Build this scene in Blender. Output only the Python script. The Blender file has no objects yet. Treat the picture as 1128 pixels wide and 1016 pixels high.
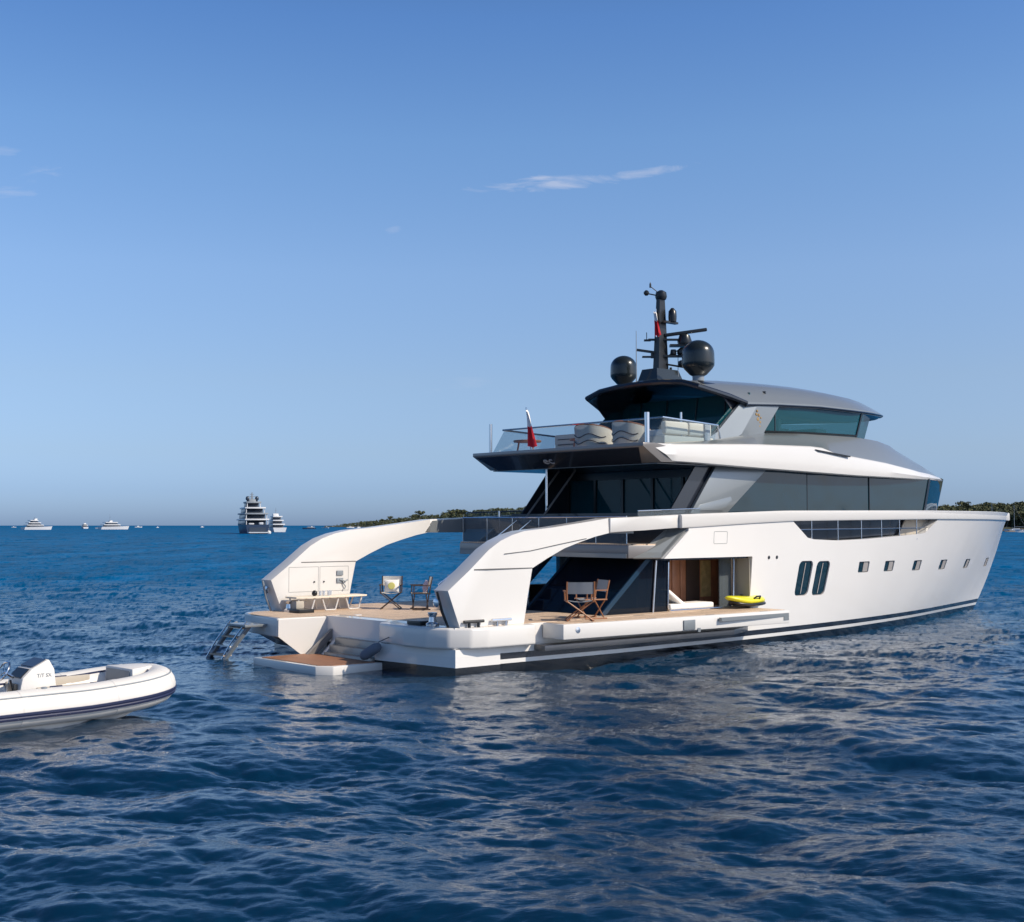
import bpy, bmesh, math, random
import numpy as np
from mathutils import Vector, Matrix
R = math.radians
random.seed(7)
scene = bpy.context.scene
C = scene.collection

# ------------------------------------------------------------------ camera
CAM_H = 3.3
cam = bpy.data.cameras.new('camera')
cam.sensor_fit = 'HORIZONTAL'
cam.sensor_width = 36.0
cam.lens = 1380.0 / 1128.0 * 36.0
cam.clip_start = 0.1
cam.clip_end = 80000
camo = bpy.data.objects.new('camera', cam)
C.objects.link(camo)
camo.location = (0, 0, CAM_H)
camo.rotation_euler = (R(90) + math.atan(71.0 / 1380.0), 0, 0)
scene.camera = camo

# ------------------------------------------------------------------ sky, sun, exposure
SUN_EL = R(38)
SUN_AZ = math.atan2(0.93, -0.37)          # clockwise from +Y
sun_dir = Vector((math.sin(SUN_AZ) * math.cos(SUN_EL), math.cos(SUN_AZ) * math.cos(SUN_EL), math.sin(SUN_EL)))
world = bpy.data.worlds.new('World')
scene.world = world
world.use_nodes = True
nt = world.node_tree
for n in list(nt.nodes):
    nt.nodes.remove(n)
out = nt.nodes.new('ShaderNodeOutputWorld')
bg = nt.nodes.new('ShaderNodeBackground')
sky = nt.nodes.new('ShaderNodeTexSky')
sky.sky_type = 'NISHITA'
sky.sun_disc = False
sky.sun_elevation = SUN_EL
sky.sun_rotation = SUN_AZ
sky.altitude = 0
sky.air_density = 0.6
sky.dust_density = 1.0
sky.ozone_density = 6.0
bg.inputs['Strength'].default_value = 0.12
nt.links.new(bg.outputs[0], out.inputs[0])
# thin high cloud wisps, fixed on the sky by direction
def sky_math(op, a, b=None, c=None):
    n = nt.nodes.new('ShaderNodeMath'); n.operation = op
    for i, v in enumerate((a, b, c)):
        if v is None: continue
        if isinstance(v, (int, float)): n.inputs[i].default_value = v
        else: nt.links.new(v, n.inputs[i])
    return n.outputs[0]
tc = nt.nodes.new('ShaderNodeTexCoord')
sep = nt.nodes.new('ShaderNodeSeparateXYZ')
nt.links.new(tc.outputs['Generated'], sep.inputs[0])
ysafe = sky_math('MAXIMUM', sep.outputs[1], 0.05)
ax = sky_math('DIVIDE', sep.outputs[0], ysafe)     # tangent of azimuth
az = sky_math('DIVIDE', sep.outputs[2], ysafe)     # tangent of elevation
comb = nt.nodes.new('ShaderNodeCombineXYZ')
nt.links.new(ax, comb.inputs[0]); nt.links.new(az, comb.inputs[1])
def wisp(u, v, du, dv, slope, scale, thr, amount, curve=0.0):
    cx = (u - 564) / 1380.0
    cy = (579 - v) / 1380.0
    dx = sky_math('SUBTRACT', ax, cx)
    dy = sky_math('SUBTRACT', sky_math('SUBTRACT', az, cy), sky_math('MULTIPLY', dx, slope))
    if curve: dy = sky_math('SUBTRACT', dy, sky_math('MULTIPLY', sky_math('MULTIPLY', dx, dx), curve * 1380.0))
    ex = sky_math('POWER', sky_math('ABSOLUTE', sky_math('DIVIDE', dx, du / 1380.0)), 2.0)
    ey = sky_math('POWER', sky_math('ABSOLUTE', sky_math('DIVIDE', dy, dv / 1380.0)), 2.0)
    m = sky_math('SUBTRACT', 1.0, sky_math('ADD', ex, ey))
    mp = nt.nodes.new('ShaderNodeMapping')
    mp.inputs['Rotation'].default_value = (0, 0, -math.atan(slope) )
    mp.inputs['Scale'].default_value = (scale, scale * 4.5, 1)
    nt.links.new(comb.outputs[0], mp.inputs[0])
    nz = nt.nodes.new('ShaderNodeTexNoise')
    nz.inputs['Scale'].default_value = 1.0
    nz.inputs['Detail'].default_value = 7
    nz.inputs['Roughness'].default_value = 0.62
    nz.inputs['Distortion'].default_value = 0.6
    nt.links.new(mp.outputs[0], nz.inputs[0])
    m = sky_math('ADD', m, sky_math('MULTIPLY', sky_math('SUBTRACT', nz.outputs[0], thr), 3.6))
    m = sky_math('MULTIPLY', sky_math('MAXIMUM', sky_math('MINIMUM', m, 1.0), 0.0), amount)
    return m
w1 = wisp(650, 195, 140, 8, 0.12, 22, 0.60, 0.40, 0.0004)
w2 = wisp(606, 194, 55, 8, 0.08, 26, 0.60, 0.40)
w3 = wisp(22, 196, 60, 22, 0.25, 24, 0.70, 0.20)
w4 = wisp(-5, 163, 30, 10, 0.2, 24, 0.68, 0.16)
w5 = wisp(505, 425, 60, 12, 0.15, 22, 0.72, 0.10)
w6 = wisp(432, 250, 10, 5, 0.1, 40, 0.6, 0.10)
tot = w1
for w in (w2, w3, w4, w5, w6):
    tot = sky_math('MAXIMUM', tot, w)
front = sky_math('GREATER_THAN', sep.outputs[1], 0.1)
tot = sky_math('MULTIPLY', tot, front)
mixc = nt.nodes.new('ShaderNodeMix'); mixc.data_type = 'RGBA'
nt.links.new(tot, mixc.inputs['Factor'])
# colour grade laid over the sky by height above the horizon, all the way round
ramp = nt.nodes.new('ShaderNodeValToRGB')
nt.links.new(sky_math('MAXIMUM', sep.outputs[2], 0.0), ramp.inputs[0])
el = ramp.color_ramp.elements
stops = [(0.0, (1.12, 1.22, 1.45)), (0.0282, (1.142, 1.156, 1.296)), (0.0572, (1.374, 1.231, 1.166)), (0.1145, (1.716, 1.463, 1.235)), (0.1982, (2.0, 1.80, 1.54)), (0.2969, (1.833, 1.924, 1.765)), (0.3812, (1.426, 1.739, 1.842))]
el[0].position = 0.0; el[0].color = (*[c / 2.1 for c in stops[0][1]], 1)
stops += [(0.50, (0.95, 1.2, 1.3)), (0.75, (0.7, 0.85, 0.9)), (1.0, (0.65, 0.78, 0.82))]  # overhead stops dimmed to cut the blue fill light
el[1].position = 1.0; el[1].color = (*[c / 2.1 for c in stops[-1][1]], 1)
for p_, c_ in stops[1:-1]:
    e_ = el.new(p_); e_.color = (*[c / 2.1 for c in c_], 1)
vm = nt.nodes.new('ShaderNodeVectorMath'); vm.operation = 'MULTIPLY'
nt.links.new(sky.outputs[0], vm.inputs[0]); nt.links.new(ramp.outputs[0], vm.inputs[1])
vs_ = nt.nodes.new('ShaderNodeVectorMath'); vs_.operation = 'SCALE'; vs_.inputs['Scale'].default_value = 2.1
nt.links.new(vm.outputs[0], vs_.inputs[0])
nt.links.new(vs_.outputs[0], mixc.inputs['A'])
mixc.inputs['B'].default_value = (6.2, 6.2, 6.9, 1)
nt.links.new(mixc.outputs['Result'], bg.inputs[0])

sun = bpy.data.lights.new('sun', 'SUN')
sun.energy = 4.8
sun.angle = R(0.5)
sun.color = (1.0, 0.875, 0.715)
suno = bpy.data.objects.new('sun', sun)
C.objects.link(suno)
suno.location = (200, -80, 150)
suno.rotation_euler = sun_dir.to_track_quat('Z', 'Y').to_euler()

scene.view_settings.view_transform = 'Standard'
scene.view_settings.look = 'None'
scene.view_settings.exposure = 0.0
scene.view_settings.gamma = 1.0
scene.view_settings.use_curve_mapping = False

# ------------------------------------------------------------------ materials
def mat(name, color, rough=0.5, metal=0.0, spec=0.5, ior=1.45, coat=0.0, bump=0.0, bscale=40, var=0.0, vscale=3.0):
    m = bpy.data.materials.new(name); m.use_nodes = True
    n = m.node_tree.nodes; l = m.node_tree.links
    p = n['Principled BSDF']
    p.inputs['Base Color'].default_value = (*color, 1)
    p.inputs['Roughness'].default_value = rough
    p.inputs['Metallic'].default_value = metal
    p.inputs['IOR'].default_value = ior
    p.inputs['Specular IOR Level'].default_value = spec
    p.inputs['Coat Weight'].default_value = coat
    p.inputs['Coat Roughness'].default_value = 0.05
    t = n.new('ShaderNodeTexCoord')
    if var > 0:
        nz = n.new('ShaderNodeTexNoise'); nz.inputs['Scale'].default_value = vscale; nz.inputs['Detail'].default_value = 6
        l.new(t.outputs['Object'], nz.inputs[0])
        mx = n.new('ShaderNodeMix'); mx.data_type = 'RGBA'
        mx.inputs['A'].default_value = (*[c * (1 - var) for c in color], 1)
        mx.inputs['B'].default_value = (*[min(1, c * (1 + var)) for c in color], 1)
        l.new(nz.outputs[0], mx.inputs['Factor']); l.new(mx.outputs['Result'], p.inputs['Base Color'])
    if bump > 0:
        nb = n.new('ShaderNodeTexNoise'); nb.inputs['Scale'].default_value = bscale; nb.inputs['Detail'].default_value = 4
        l.new(t.outputs['Object'], nb.inputs[0])
        b = n.new('ShaderNodeBump'); b.inputs['Strength'].default_value = bump; b.inputs['Distance'].default_value = 0.02
        l.new(nb.outputs[0], b.inputs['Height']); l.new(b.outputs[0], p.inputs['Normal'])
    return m

WHITE = mat('white_gelcoat', (0.665, 0.65, 0.625), 0.28, coat=0.4, var=0.025, vscale=0.6)
SILVER = mat('silver_paint', (0.215, 0.235, 0.245), 0.32, metal=0.3, coat=0.5, var=0.03)
TAUPE = mat('taupe_paint', (0.22, 0.205, 0.195), 0.35, metal=0.3, coat=0.3, var=0.04)
DARK = mat('dark_paint', (0.016, 0.02, 0.03), 0.22, coat=0.4)
NAVY = mat('navy_rubber', (0.02, 0.028, 0.075), 0.45, var=0.1)
BLACK = mat('black_fitting', (0.012, 0.014, 0.017), 0.3)
DOME = mat('dome_grey', (0.012, 0.017, 0.019), 0.25, coat=0.3)
STEEL = mat('stainless_steel', (0.62, 0.63, 0.65), 0.18, metal=1.0)
BEIGE = mat('beige_canvas', (0.74, 0.66, 0.55), 0.85, bump=0.3, bscale=60, var=0.06)
CREAM = mat('cream_panel', (0.44, 0.40, 0.34), 0.6)
WHITEFAB = mat('white_canvas', (0.80, 0.78, 0.74), 0.9, bump=0.25, bscale=80, var=0.04)
GREYFAB = mat('grey_canvas', (0.36, 0.39, 0.43), 0.9, bump=0.3, bscale=80, var=0.06)
LILAC = mat('lilac_cushion', (0.50, 0.42, 0.50), 0.9, bump=0.3, bscale=80)
LIME = mat('lime_print', (0.60, 0.56, 0.18), 0.9)
WOOD = mat('chair_wood', (0.30, 0.125, 0.055), 0.45, var=0.2, vscale=12)
DARKWOOD = mat('dark_wood', (0.045, 0.028, 0.022), 0.5, var=0.2, vscale=8)
INWOOD = mat('walnut_panel', (0.30, 0.135, 0.075), 0.35, var=0.25, vscale=4)
YELLOW = mat('yellow_shell', (0.72, 0.66, 0.015), 0.3, coat=0.4)
RED = mat('flag_red', (0.62, 0.02, 0.035), 0.8)
FLAGW = mat('flag_white', (0.82, 0.80, 0.80), 0.8)
FENDER = mat('fender_cover', (0.13, 0.16, 0.21), 0.8, bump=0.3, bscale=50)
STRUT = mat('blue_black_frame', (0.008, 0.03, 0.06), 0.15, coat=0.5)
LETTER = mat('logo_silver', (0.62, 0.63, 0.66), 0.35, metal=0.2)
GOLDLOGO = mat('gold_logo', (0.38, 0.24, 0.10), 0.35, metal=0.4)
ROPE = mat('grey_rope', (0.12, 0.13, 0.15), 0.9)
SEAM = mat('seam_gap', (0.10, 0.10, 0.10), 0.7)
RIBWHITE = mat('tube_fabric', (0.67, 0.655, 0.63), 0.45, var=0.03, vscale=1.5)
RIBFLOOR = mat('tender_cushion', (0.60, 0.52, 0.42), 0.75, var=0.06)
HULLGREY = mat('tender_bottom', (0.55, 0.54, 0.52), 0.35, var=0.06)
FAR_WHITE = mat('distant_white', (0.60, 0.61, 0.62), 0.4)
FAR_DARK = mat('distant_glass', (0.045, 0.06, 0.085), 0.25)  # haze put into the colour: dark parts paled for distance
FAR_BLUE = mat('distant_blue_hull', (0.03, 0.05, 0.095), 0.3)
FAR_GREY = mat('distant_grey', (0.22, 0.25, 0.28), 0.5)

def hull_material():
    # white topsides with a black boot stripe, a white line and black bottom paint, set by height on the boat
    m = mat('hull_paint', (0.745, 0.735, 0.715), 0.22, coat=0.6)
    n = m.node_tree.nodes; l = m.node_tree.links; p = n['Principled BSDF']
    t = n.new('ShaderNodeTexCoord'); s = n.new('ShaderNodeSeparateXYZ'); l.new(t.outputs['Object'], s.inputs[0])
    r = n.new('ShaderNodeValToRGB'); r.color_ramp.interpolation = 'CONSTANT'
    mr = n.new('ShaderNodeMapRange'); mr.inputs['From Min'].default_value = -1; mr.inputs['From Max'].default_value = 1
    l.new(s.outputs[2], mr.inputs['Value']); l.new(mr.outputs[0], r.inputs[0])
    e = r.color_ramp.elements
    e[0].position = 0; e[0].color = (0.006, 0.007, 0.009, 1)
    e[1].position = (1 + 0.20) / 2; e[1].color = (0.73, 0.72, 0.70, 1)
    a = e.new((1 + 0.29) / 2); a.color = (0.012, 0.014, 0.02, 1)
    b = e.new((1 + 0.43) / 2); b.color = (0.775, 0.755, 0.725, 1)
    nz = n.new('ShaderNodeTexNoise'); nz.inputs['Scale'].default_value = 0.5; nz.inputs['Detail'].default_value = 5
    mp = n.new('ShaderNodeMapping'); mp.inputs['Scale'].default_value = (1, 1, 0.25)
    l.new(t.outputs['Object'], mp.inputs[0]); l.new(mp.outputs[0], nz.inputs[0])
    mm = n.new('ShaderNodeMapRange'); mm.inputs['To Min'].default_value = 0.93; mm.inputs['To Max'].default_value = 1.03
    l.new(nz.outputs[0], mm.inputs['Value'])
    mx = n.new('ShaderNodeMix'); mx.data_type = 'RGBA'; mx.blend_type = 'MULTIPLY'; mx.inputs['Factor'].default_value = 1
    l.new(r.outputs[0], mx.inputs['A']); l.new(mm.outputs[0], mx.inputs['B'])
    l.new(mx.outputs['Result'], p.inputs['Base Color'])
    # faint fairing waviness
    nb = n.new('ShaderNodeTexNoise'); nb.inputs['Scale'].default_value = 0.9; nb.inputs['Detail'].default_value = 1
    l.new(t.outputs['Object'], nb.inputs[0])
    bp = n.new('ShaderNodeBump'); bp.inputs['Strength'].default_value = 0.12; bp.inputs['Distance'].default_value = 0.1
    l.new(nb.outputs[0], bp.inputs['Height']); l.new(bp.outputs[0], p.inputs['Normal'])
    return m
HULL = hull_material()
SHUT = mat('porthole_shutter', (0.33, 0.31, 0.30), 0.5)

def quarter_paint():
    m = HULL.copy(); m.name = 'stern_paint'
    e = m.node_tree.nodes['Color Ramp'].color_ramp.elements
    e[2].color = (0.73, 0.72, 0.70, 1)
    return m
HULL_STERN = quarter_paint()
def teak_material(name, col, dark):
    m = mat(name, col, 0.6)
    n = m.node_tree.nodes; l = m.node_tree.links; p = n['Principled BSDF']
    t = n.new('ShaderNodeTexCoord')
    br = n.new('ShaderNodeTexBrick')
    br.inputs['Scale'].default_value = 1.0
    br.inputs['Brick Width'].default_value = 2.2
    br.inputs['Row Height'].default_value = 0.085
    br.inputs['Mortar Size'].default_value = 0.007
    br.inputs['Color1'].default_value = (*col, 1)
    br.inputs['Color2'].default_value = (*[c * 0.8 for c in col], 1)
    br.inputs['Mortar'].default_value = (*dark, 1)
    l.new(t.outputs['Object'], br.inputs[0])
    nz = n.new('ShaderNodeTexNoise'); nz.inputs['Scale'].default_value = 5; nz.inputs['Detail'].default_value = 8
    l.new(t.outputs['Object'], nz.inputs[0])
    mm = n.new('ShaderNodeMapRange'); mm.inputs['To Min'].default_value = 0.8; mm.inputs['To Max'].default_value = 1.2
    l.new(nz.outputs[0], mm.inputs['Value'])
    mx = n.new('ShaderNodeMix'); mx.data_type = 'RGBA'; mx.blend_type = 'MULTIPLY'; mx.inputs['Factor'].default_value = 1
    l.new(br.outputs[0], mx.inputs['A']); l.new(mm.outputs[0], mx.inputs['B'])
    l.new(mx.outputs['Result'], p.inputs['Base Color'])
    return m
TEAK = teak_material('teak_planking', (0.72, 0.54, 0.39), (0.20, 0.15, 0.11))
TEAKWET = teak_material('wet_teak', (0.36, 0.165, 0.085), (0.06, 0.04, 0.03))

def glass_material(name, tint, trans, refl_ior, rough=0.02, bump=0.0):
    m = bpy.data.materials.new(name); m.use_nodes = True
    n = m.node_tree.nodes; l = m.node_tree.links
    p = n['Principled BSDF']
    o = n['Material Output']
    p.inputs['Base Color'].default_value = (*tint, 1)
    p.inputs['Roughness'].default_value = rough
    p.inputs['IOR'].default_value = refl_ior
    if bump > 0:
        t = n.new('ShaderNodeTexCoord')
        nb = n.new('ShaderNodeTexNoise'); nb.inputs['Scale'].default_value = 0.8; nb.inputs['Detail'].default_value = 1
        l.new(t.outputs['Object'], nb.inputs[0])
        bp = n.new('ShaderNodeBump'); bp.inputs['Strength'].default_value = bump; bp.inputs['Distance'].default_value = 0.1
        l.new(nb.outputs[0], bp.inputs['Height']); l.new(bp.outputs[0], p.inputs['Normal'])
    if trans > 0:
        tr = n.new('ShaderNodeBsdfTransparent')
        tr.inputs[0].default_value = (*[min(1, 0.35 + c * 1.2) for c in tint], 1)
        mx = n.new('ShaderNodeMixShader'); mx.inputs[0].default_value = trans
        l.new(p.outputs[0], mx.inputs[1]); l.new(tr.outputs[0], mx.inputs[2]); l.new(mx.outputs[0], o.inputs[0])
    return m
GLASS = glass_material('window_glass', (0.006, 0.026, 0.040), 0.0, 1.5, bump=0.3)
TEALGLASS = glass_material('teal_glass', (0.015, 0.14, 0.18), 0.62, 1.5, bump=0.05)
CLEAR = glass_material('balustrade_glass', (0.40, 0.45, 0.48), 0.90, 1.5)
SMOKE = glass_material('smoked_glass', (0.16, 0.19, 0.215), 0.55, 1.5)
NAVYGLASS = glass_material('navy_glass', (0.004, 0.012, 0.026), 0.42, 1.42)

# ------------------------------------------------------------------ mesh helpers
def link_mesh(name, me, m, parent=None, smooth=35):
    o = bpy.data.objects.new(name, me); C.objects.link(o)
    if m is not None and len(me.materials) == 0:
        me.materials.append(m)
    if parent is not None: o.parent = parent
    if smooth:
        me.polygons.foreach_set('use_smooth', [True] * len(me.polygons))
        me.set_sharp_from_angle(angle=R(smooth))
    return o
def obj(name, bm, m, parent=None, smooth=35):
    bmesh.ops.recalc_face_normals(bm, faces=bm.faces)
    me = bpy.data.meshes.new(name); bm.to_mesh(me); bm.free()
    return link_mesh(name, me, m, parent, smooth)
def NB(): return bmesh.new()
def add_box(bm, c, s, rot=None, bevel=0.0):
    r = bmesh.ops.create_cube(bm, size=1.0)
    M = Matrix.Translation(Vector(c)) @ (rot.to_4x4() if rot is not None else Matrix.Identity(4)) @ Matrix.Diagonal((*s, 1))
    bmesh.ops.transform(bm, matrix=M, verts=r['verts'])
    if bevel > 0:
        es = set(e for v in r['verts'] for e in v.link_edges)
        bmesh.ops.bevel(bm, geom=list(es), offset=bevel, segments=2, affect='EDGES', profile=0.6)
def add_prism(bm, poly, a, b, axis='y', bevel=0.0, seg=2):
    # poly lies in the plane normal to axis: y -> (x,z), z -> (x,y), x -> (y,z)
    def P(p, h):
        return {'y': (p[0], h, p[1]), 'z': (p[0], p[1], h), 'x': (h, p[0], p[1])}[axis]
    va = [bm.verts.new(P(p, a)) for p in poly]; vb = [bm.verts.new(P(p, b)) for p in poly]
    fs = [bm.faces.new(va), bm.faces.new(vb[::-1])]
    n = len(poly)
    for i in range(n):
        fs.append(bm.faces.new((va[i], vb[i], vb[(i + 1) % n], va[(i + 1) % n])))
    if bevel > 0:
        es = set(e for f in fs for e in f.edges)
        bmesh.ops.bevel(bm, geom=list(es), offset=bevel, segments=seg, affect='EDGES', profile=0.5)
def add_tube(bm, pts, r, n=8, closed=False, caps=True):
    pts = [Vector(p) for p in pts]
    rings = []
    N = len(pts)
    rr = r if isinstance(r, (list, tuple)) else [r] * N
    up = None
    for i, p in enumerate(pts):
        a = pts[i - 1] if (i > 0 or closed) else p
        b = pts[(i + 1) % N] if (i < N - 1 or closed) else p
        d = (b - a).normalized()
        if up is None:
            up = Vector((0, 0, 1)) if abs(d.z) < 0.9 else Vector((1, 0, 0))
        s = d.cross(up).normalized(); u = s.cross(d).normalized()
        up = u
        rings.append([bm.verts.new(p + (s * math.cos(2 * math.pi * k / n) + u * math.sin(2 * math.pi * k / n)) * rr[i]) for k in range(n)])
    for i in range(N if closed else N - 1):
        A, B = rings[i], rings[(i + 1) % N]
        for k in range(n):
            bm.faces.new((A[k], A[(k + 1) % n], B[(k + 1) % n], B[k]))
    if caps and not closed:
        bm.faces.new(rings[0][::-1]); bm.faces.new(rings[-1])
def add_lathe(bm, c, prof, n=24, axis=Vector((0, 0, 1))):
    q = Vector((0, 0, 1)).rotation_difference(axis)
    rings = []
    for r, z in prof:
        rings.append([bm.verts.new(Vector(c) + q @ Vector((max(r, 1e-4) * math.cos(2 * math.pi * k / n), max(r, 1e-4) * math.sin(2 * math.pi * k / n), z))) for k in range(n)])
    for A, B in zip(rings[:-1], rings[1:]):
        for k in range(n):
            bm.faces.new((A[k], A[(k + 1) % n], B[(k + 1) % n], B[k]))
    bm.faces.new(rings[0][::-1]); bm.faces.new(rings[-1])
def add_loft(bm, rings, closed=True, caps=True):
    vs = [[bm.verts.new(p) for p in r] for r in rings]
    for A, B in zip(vs[:-1], vs[1:]):
        m = len(A)
        for k in range(m if closed else m - 1):
            bm.faces.new((A[k], A[(k + 1) % m], B[(k + 1) % m], B[k]))
    if caps and closed:
        bm.faces.new(vs[0][::-1]); bm.faces.new(vs[-1])
def add_quad_slab(bm, p, th):
    # thick panel from four corners
    p = [Vector(q) for q in p]
    nrm = (p[1] - p[0]).cross(p[2] - p[0]).normalized() * (th / 2)
    a = [bm.verts.new(q + nrm) for q in p]; b = [bm.verts.new(q - nrm) for q in p]
    n = len(p)
    bm.faces.new(a); bm.faces.new(b[::-1])
    for i in range(n): bm.faces.new((a[i], b[i], b[(i + 1) % n], a[(i + 1) % n]))
def boolean(o, cutters, op='DIFFERENCE'):
    for c in cutters:
        md = o.modifiers.new('b', 'BOOLEAN'); md.operation = op; md.object = c; md.solver = 'EXACT'
    dg = bpy.context.evaluated_depsgraph_get(); dg.update()
    me = bpy.data.meshes.new_from_object(o.evaluated_get(dg))
    o.modifiers.clear(); old = o.data; o.data = me
    me.name = old.name
    bpy.data.meshes.remove(old)
    for c in cutters:
        d = c.data; bpy.data.objects.remove(c); bpy.data.meshes.remove(d)
    me.polygons.foreach_set('use_smooth', [True] * len(me.polygons))
    me.set_sharp_from_angle(angle=R(25))
def empty(name, loc=(0, 0, 0), rz=0.0):
    o = bpy.data.objects.new(name, None); C.objects.link(o)
    o.empty_display_size = 0.2
    o.location = loc; o.rotation_euler = (0, 0, rz)
    return o
def tag(o, label=None, cat=None, group=None, kind=None):
    if label: o['label'] = label
    if cat: o['category'] = cat
    if group: o['group'] = group
    if kind: o['kind'] = kind
    return o
def copy_tree(o, parent=None):
    c = o.copy(); C.objects.link(c)
    if parent is not None: c.parent = parent
    for ch in list(o.children): copy_tree(ch, c)
    return c
def text_mesh(s, size, extrude, shear=0.0):
    cu = bpy.data.curves.new('t', 'FONT'); cu.body = s; cu.size = size; cu.extrude = extrude; cu.shear = shear
    cu.align_x = 'CENTER'; cu.align_y = 'CENTER'
    to = bpy.data.objects.new('t', cu); C.objects.link(to)
    dg = bpy.context.evaluated_depsgraph_get(); dg.update()
    me = bpy.data.meshes.new_from_object(to.evaluated_get(dg))
    bpy.data.objects.remove(to); bpy.data.curves.remove(cu)
    return me
def split_loose(names):
    # each separate piece of these parts becomes a part of its own
    for o in [o for o in bpy.data.objects if o.type == 'MESH' and o.name.split('.')[0] in names]:
        bm = bmesh.new(); bm.from_mesh(o.data); bm.verts.ensure_lookup_table()
        seen = {}; n = 0
        for v in bm.verts:
            if v in seen: continue
            st = [v]; seen[v] = n
            while st:
                w = st.pop()
                for e in w.link_edges:
                    q = e.other_vert(w)
                    if q not in seen: seen[q] = n; st.append(q)
            n += 1
        if n < 2: bm.free(); continue
        isl = [seen[v] for v in bm.verts]
        bm.free()
        for k in range(1, n):
            c = o.copy(); c.data = o.data.copy(); C.objects.link(c)
            b2 = bmesh.new(); b2.from_mesh(c.data); b2.verts.ensure_lookup_table()
            bmesh.ops.delete(b2, geom=[v for i, v in enumerate(b2.verts) if isl[i] != k], context='VERTS')
            b2.to_mesh(c.data); b2.free()
        b2 = bmesh.new(); b2.from_mesh(o.data); b2.verts.ensure_lookup_table()
        bmesh.ops.delete(b2, geom=[v for i, v in enumerate(b2.verts) if isl[i] != 0], context='VERTS')
        b2.to_mesh(o.data); b2.free()
def lerp_tab(tab, x):
    return float(np.interp(x, [a for a, b in tab], [b for a, b in tab]))

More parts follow.
